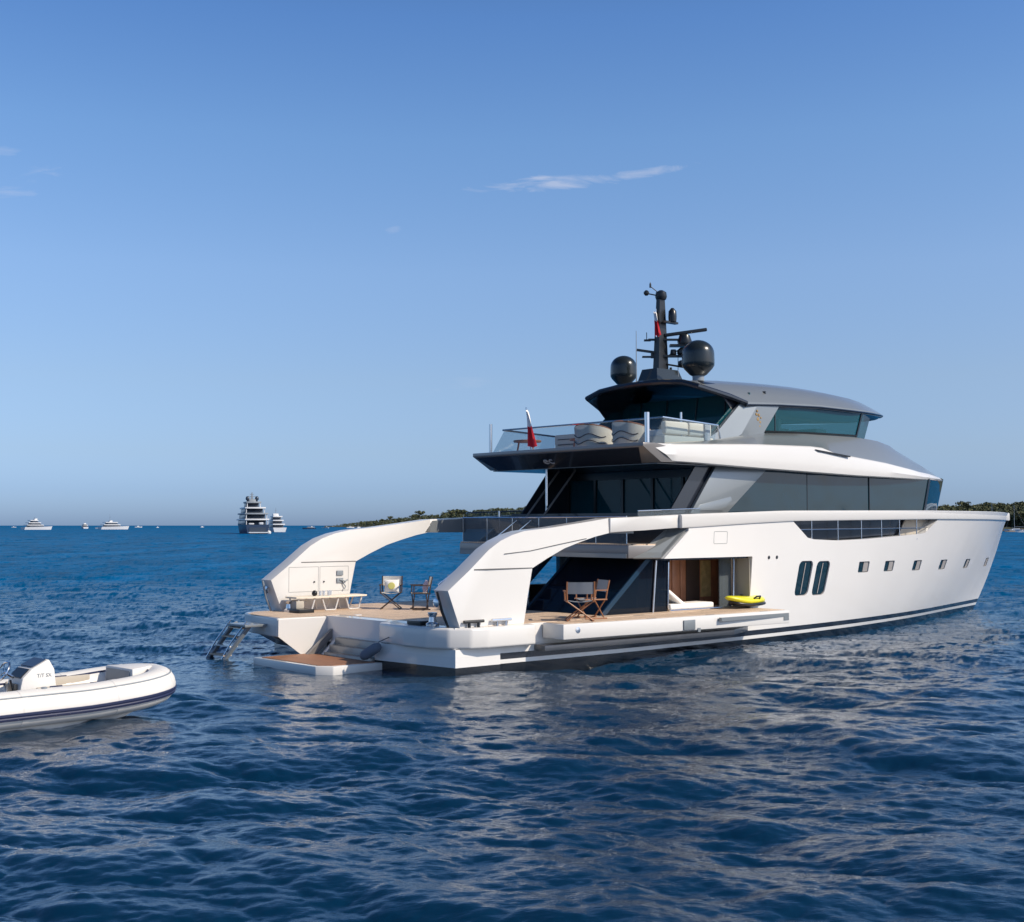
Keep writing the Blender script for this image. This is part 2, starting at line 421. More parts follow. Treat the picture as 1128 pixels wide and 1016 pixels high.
# ------------------------------------------------------------------ water
def build_water():
    rng = np.random.default_rng(11)
    def spectrum(L, N, V, wdir, amp, small):
        k1 = np.fft.fftfreq(N, d=L / N) * 2 * np.pi
        kx, ky = np.meshgrid(k1, k1)
        k = np.hypot(kx, ky); k[0, 0] = 1
        cosw = (kx * wdir[0] + ky * wdir[1]) / k
        Lw = V * V / 9.81
        P = np.exp(-1 / (k * Lw) ** 2) / k ** 3.4 * (0.06 + 0.94 * np.abs(cosw) ** 3.5) * np.exp(-(k * small) ** 2)
        P[0, 0] = 0
        h = (rng.normal(size=(N, N)) + 1j * rng.normal(size=(N, N))) * np.sqrt(P)
        z = np.fft.ifft2(h).real
        h *= amp / z.std()
        return h, kx, ky, k
    def levels(L, N, V, wdir, amp, small, cuts):
        h, kx, ky, k = spectrum(L, N, V, wdir, amp, small)
        out = []
        for lc in cuts:
            f = np.exp(-(k * lc / (2 * np.pi)) ** 2 * 1.2) if lc > 0 else 1.0
            hh = h * f
            g = lambda m: np.fft.ifft2(m * hh).real
            out.append(np.stack([g(-1j * kx / k), g(-1j * ky / k), g(1.0), g(1j * kx), g(1j * ky)], -1).astype(np.float32))
        return out
    cuts = [0, 0.35, 1.2, 4.0]
    wd1 = np.array([-0.22, -0.975]); wd2 = np.array([0.17, -0.985])
    T1 = (levels(52.0, 1024, 2.2, wd1, 0.0195, 0.012, cuts), 52.0, 0.0)
    T2 = (levels(29.0, 1024, 0.95, wd2, 0.0052, 0.006, cuts), 29.0, 0.25)
    T3 = (levels(97.0, 512, 3.5, wd2, 0.062, 0.05, cuts), 97.0, 0.35)
    F = 1380.0
    rs = [3.0]
    while rs[-1] < 40000:
        r = rs[-1]
        if r < 7: st = 0.12
        else: st = max(0.028, 0.62 * r * r / (F * CAM_H))
        st = min(st, 0.05 * r)
        rs.append(r + st)
    rs = np.array(rs)
    th = np.concatenate([np.linspace(-180, -40, 50)[:-1], np.linspace(-40, -34, 50)[:-1], np.linspace(-34, -24, 150)[:-1], np.linspace(-24, 24, 950), np.linspace(24, 34, 150)[1:], np.linspace(34, 40, 50)[1:], np.linspace(40, 180, 50)[1:]])
    th = np.radians(th)
    step = np.gradient(rs)
    X = rs[:, None] * np.sin(th)[None, :]; Y = rs[:, None] * np.cos(th)[None, :]
    D = np.zeros((len(rs), len(th), 3), np.float32)
    S = np.zeros((len(rs), len(th), 2), np.float32)     # slope of the ripples that are too short for the mesh rows
    LT = [0.1, 0.35, 1.2, 4.0, 14.0]
    coarse = np.interp(np.abs(np.degrees(th)), [33, 41], [0, 2.5])
    LV = np.clip(np.interp(step * 2.2, LT, [0, 1, 2, 3, 4.0])[:, None] + coarse[None, :], 0, 4)
    LC = np.clip(np.interp(rs * 0.00088 * 2.2, LT, [0, 1, 2, 3, 4.0])[:, None] + coarse[None, :], 0, 4)
    for lvls, L, ang in (T1, T2, T3):
        N = lvls[0].shape[0]
        ca, sa = math.cos(ang), math.sin(ang)
        px = ((X * ca - Y * sa) / L * N); py = ((X * sa + Y * ca) / L * N)
        ix = np.floor(px).astype(np.int64); iy = np.floor(py).astype(np.int64)
        fx = (px - ix)[..., None].astype(np.float32); fy = (py - iy)[..., None].astype(np.float32)
        for li in range(4):
            w = np.clip(1 - np.abs(LV - li), 0, 1); wc = np.clip(1 - np.abs(LC - li), 0, 1) - w
            rows = np.where((w.max(1) > 0) | (np.abs(wc).max(1) > 0))[0]
            if len(rows) == 0: continue
            a, b = rows[0], rows[-1] + 1
            A = lvls[li]
            i0, i1 = ix[a:b] % N, (ix[a:b] + 1) % N; j0, j1 = iy[a:b] % N, (iy[a:b] + 1) % N
            gx, gy = fx[a:b], fy[a:b]
            v = (A[j0, i0] * (1 - gx) + A[j0, i1] * gx) * (1 - gy) + (A[j1, i0] * (1 - gx) + A[j1, i1] * gx) * gy
            vx = v[..., 0] * ca + v[..., 1] * sa; vy = -v[..., 0] * sa + v[..., 1] * ca
            D[a:b] += np.stack([vx * 0.9, vy * 0.9, v[..., 2]], -1) * w[a:b, :, None]
            qx = v[..., 3] * ca + v[..., 4] * sa; qy = -v[..., 3] * sa + v[..., 4] * ca
            S[a:b] += np.stack([qx, qy], -1) * wc[a:b, :, None]
    # calmer water in the lee of the stern
    lx, ly = -2.245 + 0.7547 * -3.1 + 0.0, 31.618 + 0.6561 * -3.1
    calm = np.clip((np.hypot(X - lx, Y - ly) - 2.6) / 3.0, 0, 1); calm = 0.30 + 0.70 * calm * calm * (3 - 2 * calm)
    D *= calm[..., None]
    co = np.stack([X + D[..., 0], Y + D[..., 1], D[..., 2]], -1).reshape(-1, 3)
    nr, nc = X.shape
    idx = np.arange(nr * nc).reshape(nr, nc)
    q = np.stack([idx[:-1, :-1], idx[:-1, 1:], idx[1:, 1:], idx[1:, :-1]], -1)
    wrap = q.reshape(-1, 4)
    centre = len(co)
    co = np.vstack([co, [[0, 0, 0]]])
    me = bpy.data.meshes.new('sea')
    nq = len(wrap); fan = nc - 1
    me.vertices.add(len(co)); me.vertices.foreach_set('co', co.astype(np.float32).ravel())
    loops = np.concatenate([wrap.ravel(), np.stack([idx[0, :-1], np.full(fan, centre), idx[0, 1:]], -1).ravel()])
    me.loops.add(len(loops)); me.loops.foreach_set('vertex_index', loops.astype(np.int32))
    starts = np.concatenate([np.arange(nq) * 4, nq * 4 + np.arange(fan) * 3])
    me.polygons.add(nq + fan)
    me.polygons.foreach_set('loop_start', starts.astype(np.int32))
    me.update(calc_edges=True)
    me.validate()
    # roughness stands for the ripples too small for the mesh
    ro = np.interp(LC, [0, 1, 2, 3, 4], [0.05, 0.13, 0.22, 0.31, 0.38]).reshape(-1)
    ro = np.append(ro, 0.05).astype(np.float32)
    at = me.attributes.new('ripple', 'FLOAT', 'POINT'); at.data.foreach_set('value', ro)
    sl = np.concatenate([0.85 * np.stack([-S[..., 0], -S[..., 1], 0 * S[..., 0]], -1).reshape(-1, 3), [[0, 0, 0]]]).astype(np.float32)
    at = me.attributes.new('ripple_slope', 'FLOAT_VECTOR', 'POINT'); at.data.foreach_set('vector', sl.ravel())
    me.polygons.foreach_set('use_smooth', [True] * len(me.polygons))
    m = bpy.data.materials.new('sea_water'); m.use_nodes = True
    n = m.node_tree.nodes; l = m.node_tree.links; p = n['Principled BSDF']
    p.inputs['Base Color'].default_value = (0.0015, 0.026, 0.072, 1)
    p.inputs['IOR'].default_value = 1.333
    a = n.new('ShaderNodeAttribute'); a.attribute_name = 'ripple'
    l.new(a.outputs['Fac'], p.inputs['Roughness'])
    t = n.new('ShaderNodeTexCoord')
    mp = n.new('ShaderNodeMapping'); mp.inputs['Rotation'].default_value = (0, 0, -0.15); mp.inputs['Scale'].default_value = (0.6, 1.6, 1)
    l.new(t.outputs['Object'], mp.inputs[0])
    nz = n.new('ShaderNodeTexNoise'); nz.inputs['Scale'].default_value = 13.0; nz.inputs['Detail'].default_value = 6; nz.inputs['Roughness'].default_value = 0.6
    l.new(mp.outputs[0], nz.inputs[0])
    nz2 = n.new('ShaderNodeTexNoise'); nz2.inputs['Scale'].default_value = 0.07; nz2.inputs['Detail'].default_value = 3
    l.new(t.outputs['Object'], nz2.inputs[0])
    mr = n.new('ShaderNodeMapRange'); mr.inputs['From Min'].default_value = 0.35; mr.inputs['From Max'].default_value = 0.65
    mr.inputs['To Min'].default_value = 0.08; mr.inputs['To Max'].default_value = 0.30
    l.new(nz2.outputs[0], mr.inputs['Value'])
    b = n.new('ShaderNodeBump'); b.inputs['Distance'].default_value = 0.05
    l.new(mr.outputs[0], b.inputs['Strength'])
    l.new(nz.outputs[0], b.inputs['Height'])
    a2 = n.new('ShaderNodeAttribute'); a2.attribute_name = 'ripple_slope'
    ad = n.new('ShaderNodeVectorMath'); ad.operation = 'ADD'
    l.new(b.outputs[0], ad.inputs[0]); l.new(a2.outputs['Vector'], ad.inputs[1])
    nm = n.new('ShaderNodeVectorMath'); nm.operation = 'NORMALIZE'
    l.new(ad.outputs[0], nm.inputs[0]); l.new(nm.outputs[0], p.inputs['Normal'])
    # brightness by distance put into the colour: dark near, bright far like reflected sky
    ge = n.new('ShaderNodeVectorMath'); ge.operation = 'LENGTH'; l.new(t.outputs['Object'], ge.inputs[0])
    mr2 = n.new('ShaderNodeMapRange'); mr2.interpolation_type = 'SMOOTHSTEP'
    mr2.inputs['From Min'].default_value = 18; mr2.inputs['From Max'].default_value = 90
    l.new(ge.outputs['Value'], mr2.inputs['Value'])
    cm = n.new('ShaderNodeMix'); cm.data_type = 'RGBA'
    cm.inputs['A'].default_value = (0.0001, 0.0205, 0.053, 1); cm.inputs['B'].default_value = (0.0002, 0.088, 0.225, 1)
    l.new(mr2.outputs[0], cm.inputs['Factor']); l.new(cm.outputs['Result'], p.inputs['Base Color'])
    sm = n.new('ShaderNodeMapRange'); sm.inputs['To Min'].default_value = 0.5; sm.inputs['To Max'].default_value = 0.4
    l.new(mr2.outputs[0], sm.inputs['Value']); l.new(sm.outputs[0], p.inputs['Specular IOR Level'])
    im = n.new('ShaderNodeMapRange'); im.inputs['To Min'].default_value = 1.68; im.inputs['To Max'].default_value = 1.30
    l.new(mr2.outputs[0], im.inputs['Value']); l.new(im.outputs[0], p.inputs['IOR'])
    # light and dark streaks of distant waves put into the far colour
    gp = n.new('ShaderNodeMapping'); gp.inputs['Scale'].default_value = (1, 0.22, 1); gp.inputs['Rotation'].default_value = (0, 0, 0.12); l.new(t.outputs['Object'], gp.inputs[0])
    gn = n.new('ShaderNodeTexNoise'); gn.inputs['Scale'].default_value = 0.16; gn.inputs['Detail'].default_value = 9; gn.inputs['Roughness'].default_value = 0.75; l.new(gp.outputs[0], gn.inputs[0])
    gr = n.new('ShaderNodeMapRange'); gr.inputs['From Min'].default_value = 0.33; gr.inputs['From Max'].default_value = 0.67; gr.inputs['To Min'].default_value = 0.55; gr.inputs['To Max'].default_value = 1.5
    l.new(gn.outputs[0], gr.inputs['Value'])
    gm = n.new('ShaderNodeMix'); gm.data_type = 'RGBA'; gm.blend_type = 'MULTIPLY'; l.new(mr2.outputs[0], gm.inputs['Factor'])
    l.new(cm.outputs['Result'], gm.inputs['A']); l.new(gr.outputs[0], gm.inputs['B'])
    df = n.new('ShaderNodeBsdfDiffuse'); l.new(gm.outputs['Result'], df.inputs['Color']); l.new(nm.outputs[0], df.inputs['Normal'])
    fm = n.new('ShaderNodeMapRange'); fm.inputs['To Min'].default_value = 0.0; fm.inputs['To Max'].default_value = 0.86  # far sea turns mostly matte, its brightness carried by the colour
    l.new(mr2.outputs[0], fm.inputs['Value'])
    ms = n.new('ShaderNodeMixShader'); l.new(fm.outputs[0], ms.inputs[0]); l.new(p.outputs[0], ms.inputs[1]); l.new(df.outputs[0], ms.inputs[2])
    l.new(ms.outputs[0], n['Material Output'].inputs[0])
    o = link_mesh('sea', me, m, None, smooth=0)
    tag(o, kind='structure')
    return o
build_water()

# ------------------------------------------------------------------ the big yacht (x forward, y to port, z up from the waterline)
YAW = R(41)
YO = Vector((-2.24528849, 31.61787877, 0))
yacht = empty('motor_yacht', YO, YAW)
tag(yacht, 'large white and grey motor yacht at anchor, with open beach deck and curved stern arms', 'yacht')
MY = Matrix.Translation(YO) @ Matrix.Rotation(YAW, 4, 'Z')
def yw(x, y, z): return MY @ Vector((x, y, z))
ZD = 1.065      # beach deck level

STEM = [(-0.6, 26.0), (0, 26.8), (0.35, 27.15), (1.11, 27.84), (2.1, 28.6), (3.34, 29.4), (3.85, 29.8)]
WL = [(-2, 3.80), (3, 3.86), (6.7, 3.70), (10, 3.46), (13.2, 3.08), (15.7, 2.66), (18.9, 2.0), (23.3, 0.86), (26.8, 0.03)]
DK = [(-2, 3.88), (3, 3.92), (6, 3.93), (10, 3.90), (14, 3.80), (18, 3.50), (22, 2.85), (25, 2.05), (27.5, 1.12), (29.8, 0.04)]
SHEER = [(-2, 3.3), (2.8, 3.47), (5.4, 3.57), (9.8, 3.70), (14.3, 3.74), (18, 3.77), (24, 3.79), (29.8, 3.80)]
def smooth_tab(tab):
    xs = np.array([a for a, b in tab]); ys = np.array([b for a, b in tab])
    def f(x):
        # Catmull-Rom through the table
        x = min(max(x, xs[0]), xs[-1])
        i = min(max(int(np.searchsorted(xs, x)) - 1, 0), len(xs) - 2)
        h = xs[i + 1] - xs[i]; t = (x - xs[i]) / h
        def sl(j):
            if j == 0: return (ys[1] - ys[0]) / (xs[1] - xs[0])
            if j == len(xs) - 1: return (ys[-1] - ys[-2]) / (xs[-1] - xs[-2])
            return (ys[j + 1] - ys[j - 1]) / (xs[j + 1] - xs[j - 1])
        m0, m1 = sl(i) * h, sl(i + 1) * h
        return float((2*t**3 - 3*t**2 + 1) * ys[i] + (t**3 - 2*t**2 + t) * m0 + (-2*t**3 + 3*t**2) * ys[i + 1] + (t**3 - t**2) * m1)
    return f
fWL, fDK = smooth_tab(WL), smooth_tab(DK)
def xs_(z): return lerp_tab(STEM, z)
def sheer(x): return lerp_tab(SHEER, x)
def hull_w(t, z):
    a = fWL(-2 + t * 28.8); b = fDK(-2 + t * 31.8)
    f = z / 3.6
    if f < 0: return max(a * (1 + 0.35 * f), 0.02)
    return max(a + (b - a) * f ** 0.85, 0.02)
def hull_y(x, z):
    t = (x + 2) / (xs_(z) + 2)
    return hull_w(min(t, 1), z)
def hull_ring(t, zl, inset=0.0, top=None):
    pts = []
    for z in zl:
        x = -2 + t * (xs_(z) + 2); pts.append((x, z))
    xt = -2 + t * (xs_(3.8) + 2); zt = sheer(xt) if top is None else top
    x = -2 + t * (xs_(zt) + 2); pts.append((x, zt))
    s = [(x, -max(hull_w(t, z) - inset, 0.01), z) for x, z in pts]
    return s + [(x, -y, z) for x, y, z in s[::-1]]
ZL = [-0.6, -0.2, 0.1, 0.3, 0.5, 0.8, 1.2, 1.7, 2.2, 2.7, 3.2]
TS = list(np.linspace(0, 0.7, 36)) + list(np.linspace(0.71, 0.985, 34)) + [0.99, 0.995, 1.0]
bm = NB(); add_loft(bm, [hull_ring(t, ZL) for t in TS])
hull = obj('hull', bm, HULL, yacht, smooth=25)
def cutter(fn):
    b = NB(); fn(b); o = obj('cut', b, None, yacht, smooth=0); return o
cuts = []
# open beach deck: everything aft of the slanted side panels above deck level
cuts.append(cutter(lambda b: add_prism(b, [(-3.5, ZD), (8.3, ZD), (8.3, 2.46), (4.68, 2.46), (5.6, 3.16), (5.75, 5.0), (-3.5, 5.0)], -6, 6)))
cuts.append(cutter(lambda b: add_box(b, (9.5, 0, 1.7635), (2.6, 5.6, 1.393))))
# main deck well inside the bulwark
cuts.append(cutter(lambda b: add_loft(b, [[(x, s * (hull_y(x, 2.8) - 0.28), z) for s, z in ((-1, 2.75), (-1, 5), (1, 5), (1, 2.75))] for x in list(np.linspace(5.0, 27.0, 40))])))
# long slot in the bulwark
SLOT = [(10.05, 3.44), (10.85, 2.95), (11.2, 2.90), (12.4, 2.86), (14.0, 2.89), (15.5, 2.95), (17.3, 3.02), (17.85, 3.06), (18.65, 3.50), (14, 3.46)]
cuts.append(cutter(lambda b: add_prism(b, SLOT, -5, 5)))
# pockets for the tall windows and the small ports
def round_rect(cx, cz, w, h, r, lean=0.0, n=4):
    pts = []
    for sx, sz, a0 in ((1, 1, 0), (-1, 1, 90), (-1, -1, 180), (1, -1, 270)):
        for k in range(n + 1):
            a = R(a0 + 90 * k / n)
            z = sz * (h / 2 - r) + r * math.sin(a)
            pts.append((cx + sx * (w / 2 - r) + r * math.cos(a) + lean * z, cz + z))
    return pts
TALL = [(10.83, 1.79), (11.73, 1.77)]
PORTS = [(14.12, 2.04), (15.77, 2.03), (17.86, 2.0), (20.21, 1.97), (23.1, 1.93), (26.6, 1.89)]
def pocket(b, poly, cx, cz, dep):
    y = hull_y(cx, cz)
    add_prism(b, poly, -y - 0.6, -y + dep + 0.14)
    add_prism(b, poly, y + 0.6, y - dep - 0.14)
for cx, cz in TALL:
    cuts.append(cutter(lambda b: pocket(b, round_rect(cx, cz, 0.70, 1.00, 0.15, 0.15), cx, cz, 0.09)))
for cx, cz in PORTS:
    cuts.append(cutter(lambda b: pocket(b, round_rect(cx, cz, 0.64, 0.33, 0.04), cx, cz, 0.09)))
boolean(hull, cuts)

# window panes in the hull pockets, both sides
def follow(poly, s, cx, cz, inset, th):
    b = NB()
    e = 0.05; y0 = hull_y(cx, cz); gx = (hull_y(cx + e, cz) - hull_y(cx - e, cz)) / (2 * e); gz = (hull_y(cx, cz + e) - hull_y(cx, cz - e)) / (2 * e)
    fl = lambda x, z: y0 + gx * (x - cx) + gz * (z - cz)
    a = [b.verts.new((x, s * (fl(x, z) - inset), z)) for x, z in poly]
    c = [b.verts.new((x, s * (fl(x, z) - inset - th), z)) for x, z in poly]
    b.faces.new(a); b.faces.new(c[::-1])
    n = len(poly)
    for i in range(n): b.faces.new((a[i], c[i], c[(i + 1) % n], a[(i + 1) % n]))
    return b
def frame_ring(poly, s, cx, cz):
    b = NB(); add_tube(b, [(x, s * (hull_y(x, z) - 0.03), z) for x, z in poly], 0.014, 5, closed=True); return b
for s in (-1, 1):
    for cx, cz in TALL:
        w = obj('hull_window', follow(round_rect(cx, cz, 0.68, 0.98, 0.14, 0.15), s, cx, cz, 0.045, 0.06), GLASS, yacht, 0)
        obj('mullion', follow([(cx - 0.075, cz - 0.44), (cx - 0.04, cz - 0.44), (cx + 0.09, cz + 0.44), (cx + 0.055, cz + 0.44)], s, cx, cz, 0.03, 0.012), SHUT, w, 0)
        obj('window_frame', frame_ring(round_rect(cx, cz, 0.685, 0.985, 0.145, 0.15), s, cx, cz), SHUT, w, 30)
    for cx, cz in PORTS:
        w = obj('porthole', follow(round_rect(cx, cz, 0.63, 0.32, 0.04), s, cx, cz, 0.05, 0.05), GLASS, yacht, 0)
        b = NB(); y = hull_y(cx, cz)
        obj('shutter', follow(round_rect(cx + 0.16, cz, 0.28, 0.29, 0.02), s, cx + 0.16, cz, 0.035, 0.012), SHUT, w, 0)

# raised cap rail that runs from the arms to the bow
CAPB = [(2.8, 3.12), (5.0, 3.225), (5.8, 3.255), (8.3, 3.365), (10.0, 3.425), (14, 3.47), (18, 3.51), (24, 3.52), (29.8, 3.50)]
for s in (-1, 1):
    rings = []
    for x in list(np.linspace(5.3, 25, 50)) + list(np.linspace(25.3, 29.78, 22)):
        zb, zt = lerp_tab(CAPB, x), sheer(x) + 0.015
        yo = hull_y(x, 3.6) + 0.018
        xx = x
        rings.append([(xx, s * yo, zb), (xx, s * (yo + 0.02), zb + 0.04), (xx, s * (yo + 0.015), zt - 0.04), (xx, s * (yo - 0.03), zt), (xx, s * max(yo - 0.36, 0.004), zt), (xx, s * max(yo - 0.36, 0.002), zb)])
    b = NB(); add_loft(b, rings); obj('cap_rail', b, WHITE, yacht, 30)

# curved stern arms
ARM = [(-0.02, ZD + 0.004), (-2.05, ZD + 0.004), (-2.38, 1.88), (-1.78, 2.31), (-1.20, 2.76), (-0.84, 2.95), (-0.44, 3.08), (0.02, 3.17), (0.90, 3.25), (1.88, 3.365), (2.78, 3.475),
       (2.78, 3.115), (2.3, 3.03), (1.81, 2.91), (1.27, 2.76), (0.7, 2.53), (0.24, 2.32), (0.10, 1.7)]
EXT = [(2.80, 3.475), (4.0, 3.52), (5.29, 3.575), (5.29, 3.235), (4.0, 3.18), (2.80, 3.12)]
for s in (-1, 1):
    # the arm leans inward to its top and has a broad rounded aft edge
    b = NB()
    n = len(ARM)
    core = []
    def yo(z): return 3.86 - 0.05 * max(0, z - 2.3)
    def yi(z): return 3.36
    sh = lambda k, z: (0.16 if s < 0 and 1 <= k <= 6 else 0.0) * min(1, max(0, (3.3 - z) / 0.4))
    A = [b.verts.new((x + sh(k, z), s * yo(z), z)) for k, (x, z) in enumerate(ARM)]; B = [b.verts.new((x + sh(k, z), s * yi(z), z)) for k, (x, z) in enumerate(ARM)]
    b.faces.new(A); b.faces.new(B[::-1])
    for i in range(n): b.faces.new((A[i], B[i], B[(i + 1) % n], A[(i + 1) % n]))
    b.verts.ensure_lookup_table(); b.edges.ensure_lookup_table()
    rear = set(range(1, 10))
    es = [e for e in b.edges if (e.verts[0] in A and e.verts[1] in A and A.index(e.verts[0]) in rear and A.index(e.verts[1]) in rear)]
    es2 = [e for e in b.edges if (e.verts[0] in B and e.verts[1] in B and B.index(e.verts[0]) in rear and B.index(e.verts[1]) in rear)]
    bmesh.ops.bevel(b, geom=es, offset=0.17, segments=4, affect='EDGES', profile=0.5, clamp_overlap=True)
    bmesh.ops.bevel(b, geom=[e for e in es2 if e.is_valid], offset=0.07, segments=3, affect='EDGES', profile=0.5, clamp_overlap=True)
    arm = obj('stern_arm', b, WHITE, yacht, 40)
    b = NB(); add_prism(b, EXT, s * 3.855, s * 3.40, bevel=0.02); obj('arm_extension', b, WHITE, arm)
    # open seam across the arm at the hinge
    b = NB()
    add_box(b, (-0.62, s * 3.61, 2.325), (1.72, 0.509, 0.022))
    obj('seam', b, SEAM, arm)
    b = NB()
    add_tube(b, [(2.0, s * 3.842, 2.99), (1.1, s * 3.85, 2.86), (0.2, s * 3.852, 2.72), (-0.6, s * 3.855, 2.66)], 0.008, 6)
    obj('crease_line', b, SEAM, arm)
    # locker lids and power sockets on the inner face
    b = NB()
    for (x0, x1, z0, z1) in ((-1.85, -0.95, 1.55, 2.2), (-0.9, 0.0, 1.55, 2.2)):
        for p, q in (((x0, z0), (x1, z0)), ((x1, z0), (x1, z1)), ((x1, z1), (x0, z1)), ((x0, z1), (x0, z0))):
            add_tube(b, [(p[0], s * 3.357, p[1]), (q[0], s * 3.357, q[1])], 0.004, 4)
    obj('locker_lid', b, SILVER, arm)
    b = NB()
    for x in (-1.08, -0.78): add_lathe(b, (x, s * 3.355, 1.80), [(0.022, -0.01), (0.022, 0.02)], 8, Vector((0, -s, 0)))
    obj('latch', b, BLACK, arm)
    b = NB()
    for z in (2.02, 1.82): add_box(b, (-0.28, s * 3.35, z), (0.20, 0.05, 0.13), bevel=0.01)
    add_tube(b, [(-0.3, s * 3.33, 1.84), (-0.15, s * 3.27, 1.80), (-0.05, s * 3.3, 1.84)], 0.02, 6)
    add_tube(b, [(-0.2, s * 3.33, 1.76), (-0.12, s * 3.30, 1.66), (-0.16, s * 3.3, 1.58)], 0.016, 6)
    obj('shore_power_socket', b, FAR_GREY, arm)

# grey inner lining between the port arm and the aft deck
for s in (-1, 1):
    b = NB(); add_prism(b, [(2.6, 3.10), (2.9, 3.44), (4.1, 3.5), (4.1, 3.10)], s * 3.395, s * 3.36); obj('bulwark_lining', b, SILVER, yacht)

# stern quarter blocks and stairs well
def quarter(s, aft):
    b = NB()
    if s < 0: pl = [(-2.25, -1.3), (-2.42, -2.5), (-2.36, -3.25), (-2.12, -3.75), (-1.72, -4.05), (-1.3, -4.14), (0.10, -4.14), (0.32, -3.7), (0.32, -1.3)]
    else: pl = [(aft, 1.3), (aft + 0.25, 3.0), (aft + 0.45, 3.72), (aft + 1.2, 4.12), (0.10, 4.14), (0.32, 3.7), (0.32, 1.3)]
    add_prism(b, pl, 0.60, ZD - 0.001, axis='z', bevel=0.06, seg=3)
    o = obj('quarter_block', b, WHITE, yacht, 40)
    return o
q1 = quarter(-1, -2.15); q2 = quarter(1, -3.40)
# lower stern under the blocks
b = NB(); add_prism(b, [(-2.35, -1.3), (-2.02, -3.875), (-0.75, -3.885), (-0.75, -1.3)], -0.5, 0.598, axis='z'); obj('lower_transom', b, HULL_STERN, yacht)
b = NB(); add_prism(b, [(-2.75, 1.3), (-2.0, 3.80), (-1.0, 3.80), (-1.0, 1.3)], -0.5, 0.598, axis='z'); obj('lower_transom', b, HULL_STERN, yacht)
b = NB(); add_prism(b, [(-3.38, 0.62), (-2.72, 0.14), (-1.4, 0.14), (-1.4, 1.03), (-3.38, 1.03)], 1.295, 1.27); obj('stair_wall', b, WHITE, yacht)
# stairs
for i in range(5):
    b = NB()
    z = ZD - 0.004 - (i + 1) * 0.165
    add_box(b, (-1.66 - 0.16 * i, -0.27, z - 0.3), (0.30, 1.98, 0.6), bevel=0.01)
    st = obj('stair_step', b, SILVER, yacht)
    b = NB(); add_box(b, (-1.70 - 0.16 * i, -0.27, z + 0.006), (0.17, 1.85, 0.012)); obj('tread', b, TAUPE, st)
for y in (0.90,):
    b = NB(); add_prism(b, [(-1.30, ZD + 0.02), (-1.46, ZD + 0.02), (-2.42, 0.16), (-2.20, 0.16)], y, y - 0.14, bevel=0.012); obj('stair_stringer', b, WHITE, yacht)
    b = NB(); add_prism(b, [(-1.42, ZD - 0.02), (-1.75, ZD - 0.10), (-2.72, 0.16), (-2.46, 0.16)], y + 0.22, y + 0.12); obj('stringer_slot', b, TAUPE, yacht)
b = NB(); add_box(b, (-0.9, -0.03, 0.5), (1.0, 2.6, 1.1)); obj('stair_core', b, SILVER, yacht)
# swim platform
b = NB(); add_prism(b, [(-3.98, 1.40), (-3.92, -1.25), (-3.62, -1.52), (-2.30, -1.55), (-2.30, 1.40)], -0.08, 0.16, axis='z', bevel=0.02); sp = obj('swim_platform', b, WHITE, yacht)
b = NB(); add_prism(b, [(-3.85, 1.22), (-3.80, -1.16), (-3.54, -1.40), (-2.42, -1.42), (-2.42, 1.25)], 0.161, 0.172, axis='z'); obj('platform_teak', b, TEAKWET, sp)

# beach deck teak and the fold down side terraces
b = NB(); add_prism(b, [(-1.52, -1.28), (-1.72, -3.0), (-1.4, -3.78), (-1.1, -3.90), (8.29, -3.60), (8.29, -2.79), (10.7, -2.79), (10.7, 2.79), (8.29, 2.79), (8.29, 3.60), (-1.1, 3.90), (-2.7, 3.62), (-3.2, 3.1), (-3.3, 1.34), (-1.62, 1.30)], ZD, ZD + 0.006, axis='z')
obj('beach_deck', b, TEAK, yacht, 0)
for s in (-1, 1):
    b = NB(); add_prism(b, [(0.52, s * 3.90), (0.46, s * 4.66), (8.40, s * 4.98), (8.40, s * 3.62), (5, s * 3.78)], 0.72, ZD - 0.002, axis='z', bevel=0.02)
    te = obj('side_terrace', b, WHITE, yacht)
    b = NB(); add_prism(b, [(0.60, s * 3.92), (0.56, s * 4.56), (8.32, s * 4.88), (8.32, s * 3.62), (5, s * 3.80)], ZD, ZD + 0.006, axis='z'); obj('terrace_teak', b, TEAK, te)
    b = NB(); add_box(b, (4.55, s * 4.835, 0.86), (0.42, 0.03, 0.24), bevel=0.01); add_box(b, (4.9, s * 4.83, 0.72), (0.1, 0.05, 0.1)); obj('hinge_plate', b, SILVER, te)
    b = NB(); add_prism(b, [(5.6, 0.90), (8.15, 0.90), (8.15, 0.80), (8.36, 0.80), (8.36, 0.99), (5.6, 0.99)], s * 4.985, s * 4.9); obj('terrace_bracket', b, SILVER, te)
    # grey shelf below the terrace, the hull's shade put into its colour
    b = NB(); add_prism(b, [(0.3, s * 3.80), (0.3, s * 4.22), (7.0, s * 4.25), (8.2, s * 3.75), (8.2, s * 3.5)], 0.44, 0.58, axis='z', bevel=0.02); obj('shade_shelf', b, TAUPE, yacht)
    b = NB(); add_lathe(b, (0.9, s * 4.66, 0.92), [(0.06, 0), (0.075, 0.02), (0.03, 0.03)], 12, Vector((0, s, 0))); obj('terrace_fitting', b, STEEL, te)

